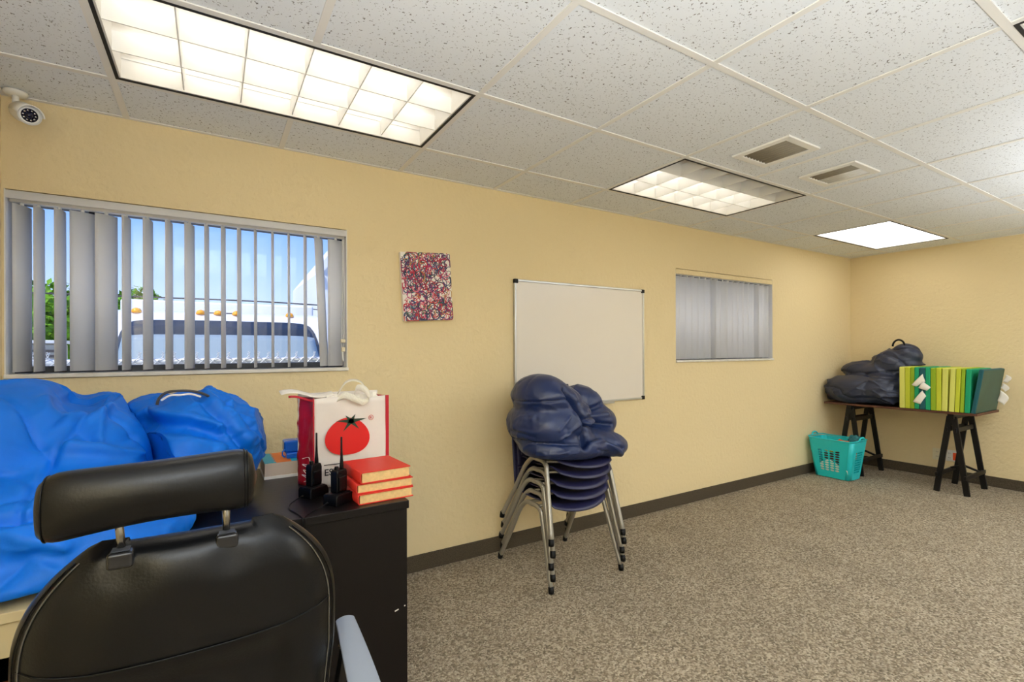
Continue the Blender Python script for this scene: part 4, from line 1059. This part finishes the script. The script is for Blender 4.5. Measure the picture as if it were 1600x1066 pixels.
    for k in range(5):
        a = R(72 * k + 18); c0 = Vector((.26 * math.cos(a), .27 + .26 * math.sin(a), .027))
        q = Matrix.Translation(c0) @ Matrix.Rotation(a, 4, 'Z') @ Matrix.Rotation(R(90), 4, 'X') @ Matrix.Translation((0, 0, -.02))
        MB().lathe([(.020, 0), (.027, .004), (.027, .036), (.020, .04)], 16, q).build('caster', M['black'], st)
M['pad'] = mat('grey_arm_pad', (132, 140, 154), .45)
office_chair()

# ------------------------------------------------------------ outside
GZ = -.28
structure(MB().box(-30, 40, .2, 60, GZ - .1, GZ).build('ground', M['asphalt']), 'pale paved yard outside the windows')
def truck():
    X = .44
    t = thing('truck', 'white truck with amber roof lights parked outside the wide window', 'truck', (X, 3.9, GZ))
    def cab(prof, x0, x1, nm, m, bev=.05):
        mx = Matrix.Translation((x0, 0, 0)) @ Matrix.Rotation(R(-90), 4, 'Z') @ Matrix.Scale(-1, 4, (1, 0, 0))
        mb = MB(); n = len(prof); bb = 0
        for x in (x0, x1):
            for y, z in prof: mb.v.append((x, y, z))
        mb.f.append(tuple(range(n))); mb.f.append(tuple(range(2 * n - 1, n - 1, -1))); mb.mi += [0, 0]
        for i in range(n):
            j = (i + 1) % n; mb.f.append((j, i, n + i, n + j)); mb.mi.append(0)
        return mb.build(nm, m, t, world=True, bevel=bev, seg=4)
    cab([(2.95, .2), (2.95, 1.06), (3.28, 1.575), (3.40, 1.66), (3.65, 1.695), (4.6, 1.70), (4.6, .2)], X - .98, X + .98, 'cab', M['truck'])
    cab([(1.75, .25), (1.75, .92), (1.9, 1.0), (3.0, 1.09), (3.0, .25)], X - .92, X + .92, 'hood', M['truck'])
    def ws(u, v):
        a = u * 2 - 1; w_ = .885 - .05 * v - .02 * max(0, v - .8) * 5 * abs(a) ** 8
        return (X + a * w_, 2.83 + .335 * v + .09 * a * a, 1.075 + .485 * v - .03 * abs(a) ** 10 * v)
    def wsb(u, v, v0, v1, k):
        x, y, z = ws(u, v0 + (v1 - v0) * v); return (x, y - k, z + k * .4)
    wb = MB().grid(lambda u, v: wsb(u * 1.04 - .02, v, -.03, 1.03, .012), 24, 6).build('windscreen_surround', M['screen_band'], t, world=True, smooth=True, solid=.004)
    MB().grid(lambda u, v: wsb(u, v, .0, .72, .02), 24, 6).build('windscreen', M['glass_reflect_tone'], t, world=True, smooth=True, solid=.004)
    for x in (-.70, -.16, .0, .17, .70):
        MB().lathe([(.045, 0), (.043, .022), (.03, .042), (.008, .05)], 14, Matrix.Translation((X - .07 + x, 3.42, 1.655)) @ Matrix.Diagonal((1, 1.3, 1, 1))).build('marker_light', M['amber'], t, world=True, smooth=True)
    MB().tube([(X - .23, 3.41, 1.675), (X + .10, 3.41, 1.675)], .006, 6).build('light_wire', M['cable'], t, world=True)
    cab([(4.7, .35), (4.7, 1.90), (7.6, 1.90), (7.6, .35)], X - 1.06, X + 1.10, 'cargo_box', M['truck'], .03)
    cab([(1.62, .12), (1.62, .38), (1.80, .38), (1.80, .12)], X - .98, X + .98, 'bumper', M['steel'], .02)
    MB().box(X - .55, X + .55, 1.735, 1.755, .45, .85).build('grille', M['black'], t, world=True)
    for s in (-1, 1):
        MB().box(X + s * .75 - .15, X + s * .75 + .15, 1.73, 1.76, .55, .78).build('headlight', M['glass_reflect_tone'], t, world=True, bevel=.01)
        for y in (2.3, 6.4):
            wq = MB().lathe([(.30, -.1), (.38, -.08), (.38, .1), (.30, .12)], 24, Matrix.Translation((X + s * .88, y, GZ + .38)) @ Matrix.Rotation(R(90), 4, 'Y')).build('wheel', M['tyre'], t, world=True, smooth=False)
            MB().lathe([(.2, -.12), (.2, .125), (.08, .135)], 18, Matrix.Translation((X + s * .88, y, GZ + .38)) @ Matrix.Rotation(R(90 * s), 4, 'Y')).build('hub', M['steel'], wq, world=True)
        MB().box(X + s * 1.06 - .07, X + s * 1.06 + .07, 2.95, 3.02, 1.05, 1.30).build('wing_mirror', M['black'], t, world=True, bevel=.02)
truck()
def fence():
    y = 1.25; zt = 1.236
    t = thing('chain_link_fence', 'galvanised chain link fence with twisted tips outside the wide window', 'fence', (.5, y, GZ))
    MB().tube([(-3, y, zt - .03), (6, y, zt - .03)], .02, 10).build('top_rail', M['galv'], t, world=True, smooth=True)
    for x in (-2.2, -.2 - .75, 1.7, 4.0): MB().tube([(x, y + .03, GZ), (x, y + .03, zt - .02)], .028, 10).build('post', M['galv'], t, world=True, smooth=True)
    b = MB(); p = .062
    n = int(9 / p)
    for k in range(n):
        x = -3 + k * p
        for s in (1, -1):
            z = zt; zz = zt - .36; L = (zt - zz)
            b.tube([(x, y - .022, z), (x + s * L, y - .022, zz)], .0030, 4, cap=False)
        b.tube([(x, y - .022, zt - .004), (x + .006, y - .022, zt + .018), (x - .004, y - .024, zt + .034)], .0026, 4)
        b.tube([(x, y - .022, zt - .004), (x - .006, y - .020, zt + .016), (x + .010, y - .020, zt + .028)], .0026, 4)
    tag(b.build('wire_mesh', M['galv'], t, world=True), kind='stuff')
fence()
def tree(label, x, y, zc, rx, rz, n, seed):
    t = thing('tree', label, 'tree', (x, y, GZ)); r = random.Random(seed)
    MB().tube([(0, 0, 0), (.05, .02, (zc - GZ) * .5), (0, 0, zc - GZ)], [.11, .08, .04], 10).build('trunk', M['bark'], t, smooth=True)
    for k in range(5):
        a = k * 1.3; MB().tube([(0, 0, (zc - GZ) * .6), (rx * .6 * math.cos(a), rx * .6 * math.sin(a), zc - GZ + rz * .4)], [.04, .012], 6).build('branch', M['bark'], t)
    b = MB()
    for k in range(n):
        d = Vector((r.gauss(0, 1), r.gauss(0, 1), r.gauss(0, 1))).normalized(); q = r.uniform(.45, 1) ** .5
        lump = 1 + .25 * noise.noise(d * 2.3 + Vector((seed, 0, 0)))
        p = Vector((d.x * rx, d.y * rx, d.z * rz)) * q * lump + Vector((0, 0, zc - GZ))
        u = Vector((r.gauss(0, 1), r.gauss(0, 1), r.gauss(0, 1))).normalized(); v = u.cross(d + Vector((.01, .02, .03))).normalized(); s = r.uniform(.05, .09)
        b.quad(p - u * s, p - v * s * .5, p + u * s, p + v * s * .5)
    tag(b.build('foliage', M['leaf'], t), kind='stuff')
tree('leafy green tree outside, seen between the leftmost vanes', -2.05, 7.4, 1.42, .95, .92, 5600, 1)
tree('treetop behind the white truck, seen past the two closed vanes', -.95, 9.6, 1.75, .75, .72, 3500, 5)
def building():
    t = thing('white_building', 'white stucco building beyond the truck at right end of wide window', 'building', (3.4, 8.5, GZ))
    MB().prism([(2.06, 0), (4.6, 0), (4.6, 4.9), (3.0, 4.3), (2.06, 3.05)], 4.0, Matrix.Translation((0, 6.8, GZ))).build('wall', M['building'], t, world=True)
    MB().bar((2.02, 6.78, 3.05 + GZ), (3.0, 6.78, 4.32 + GZ), .12, .06, (0, 1, 0)).build('roof_edge', M['building'], t, world=True)
    MB().box(2.0, 2.06, 6.75, 6.80, 2.62, 2.68).box(1.97, 2.03, 6.70, 6.75, 2.60, 2.70).build('wall_bracket', M['cable'], t, world=True)
building()
t = thing('overhead_cable', 'dark overhead cable running level above the truck roof', 'cable', (.5, 6.0, 2.05))
MB().tube(smooth_path([(-3.0, 6.0, 2.03), (-.8, 6.0, 2.04), (.8, 6.0, 2.05), (2.06, 6.82, 2.10)], 8), .011, 6).build('wire', M['cable'], t, world=True, smooth=True)
MB().tube([(1.45, 6.2, 2.0), (2.06, 6.82, 2.01)], .008, 6).build('stay_wire', M['cable'], t, world=True)
t = thing('yard_unit', 'grey boxed unit standing outside in front of the leafy tree', 'equipment', (-1.35, 5.2, GZ))
MB().box(-1.62, -1.22, 4.9, 5.4, GZ, 1.36).build('cabinet', M['legs'], t, world=True, bevel=.02)
for k in range(5): MB().box(-1.6, -1.24, 4.888, 4.902, 1.02 + .06 * k, 1.05 + .06 * k).build('louvre', M['cable'], t, world=True)
MB().box(-1.66, -1.18, 4.86, 5.44, 1.36, 1.40).build('lid', M['galv'], t, world=True, bevel=.01)
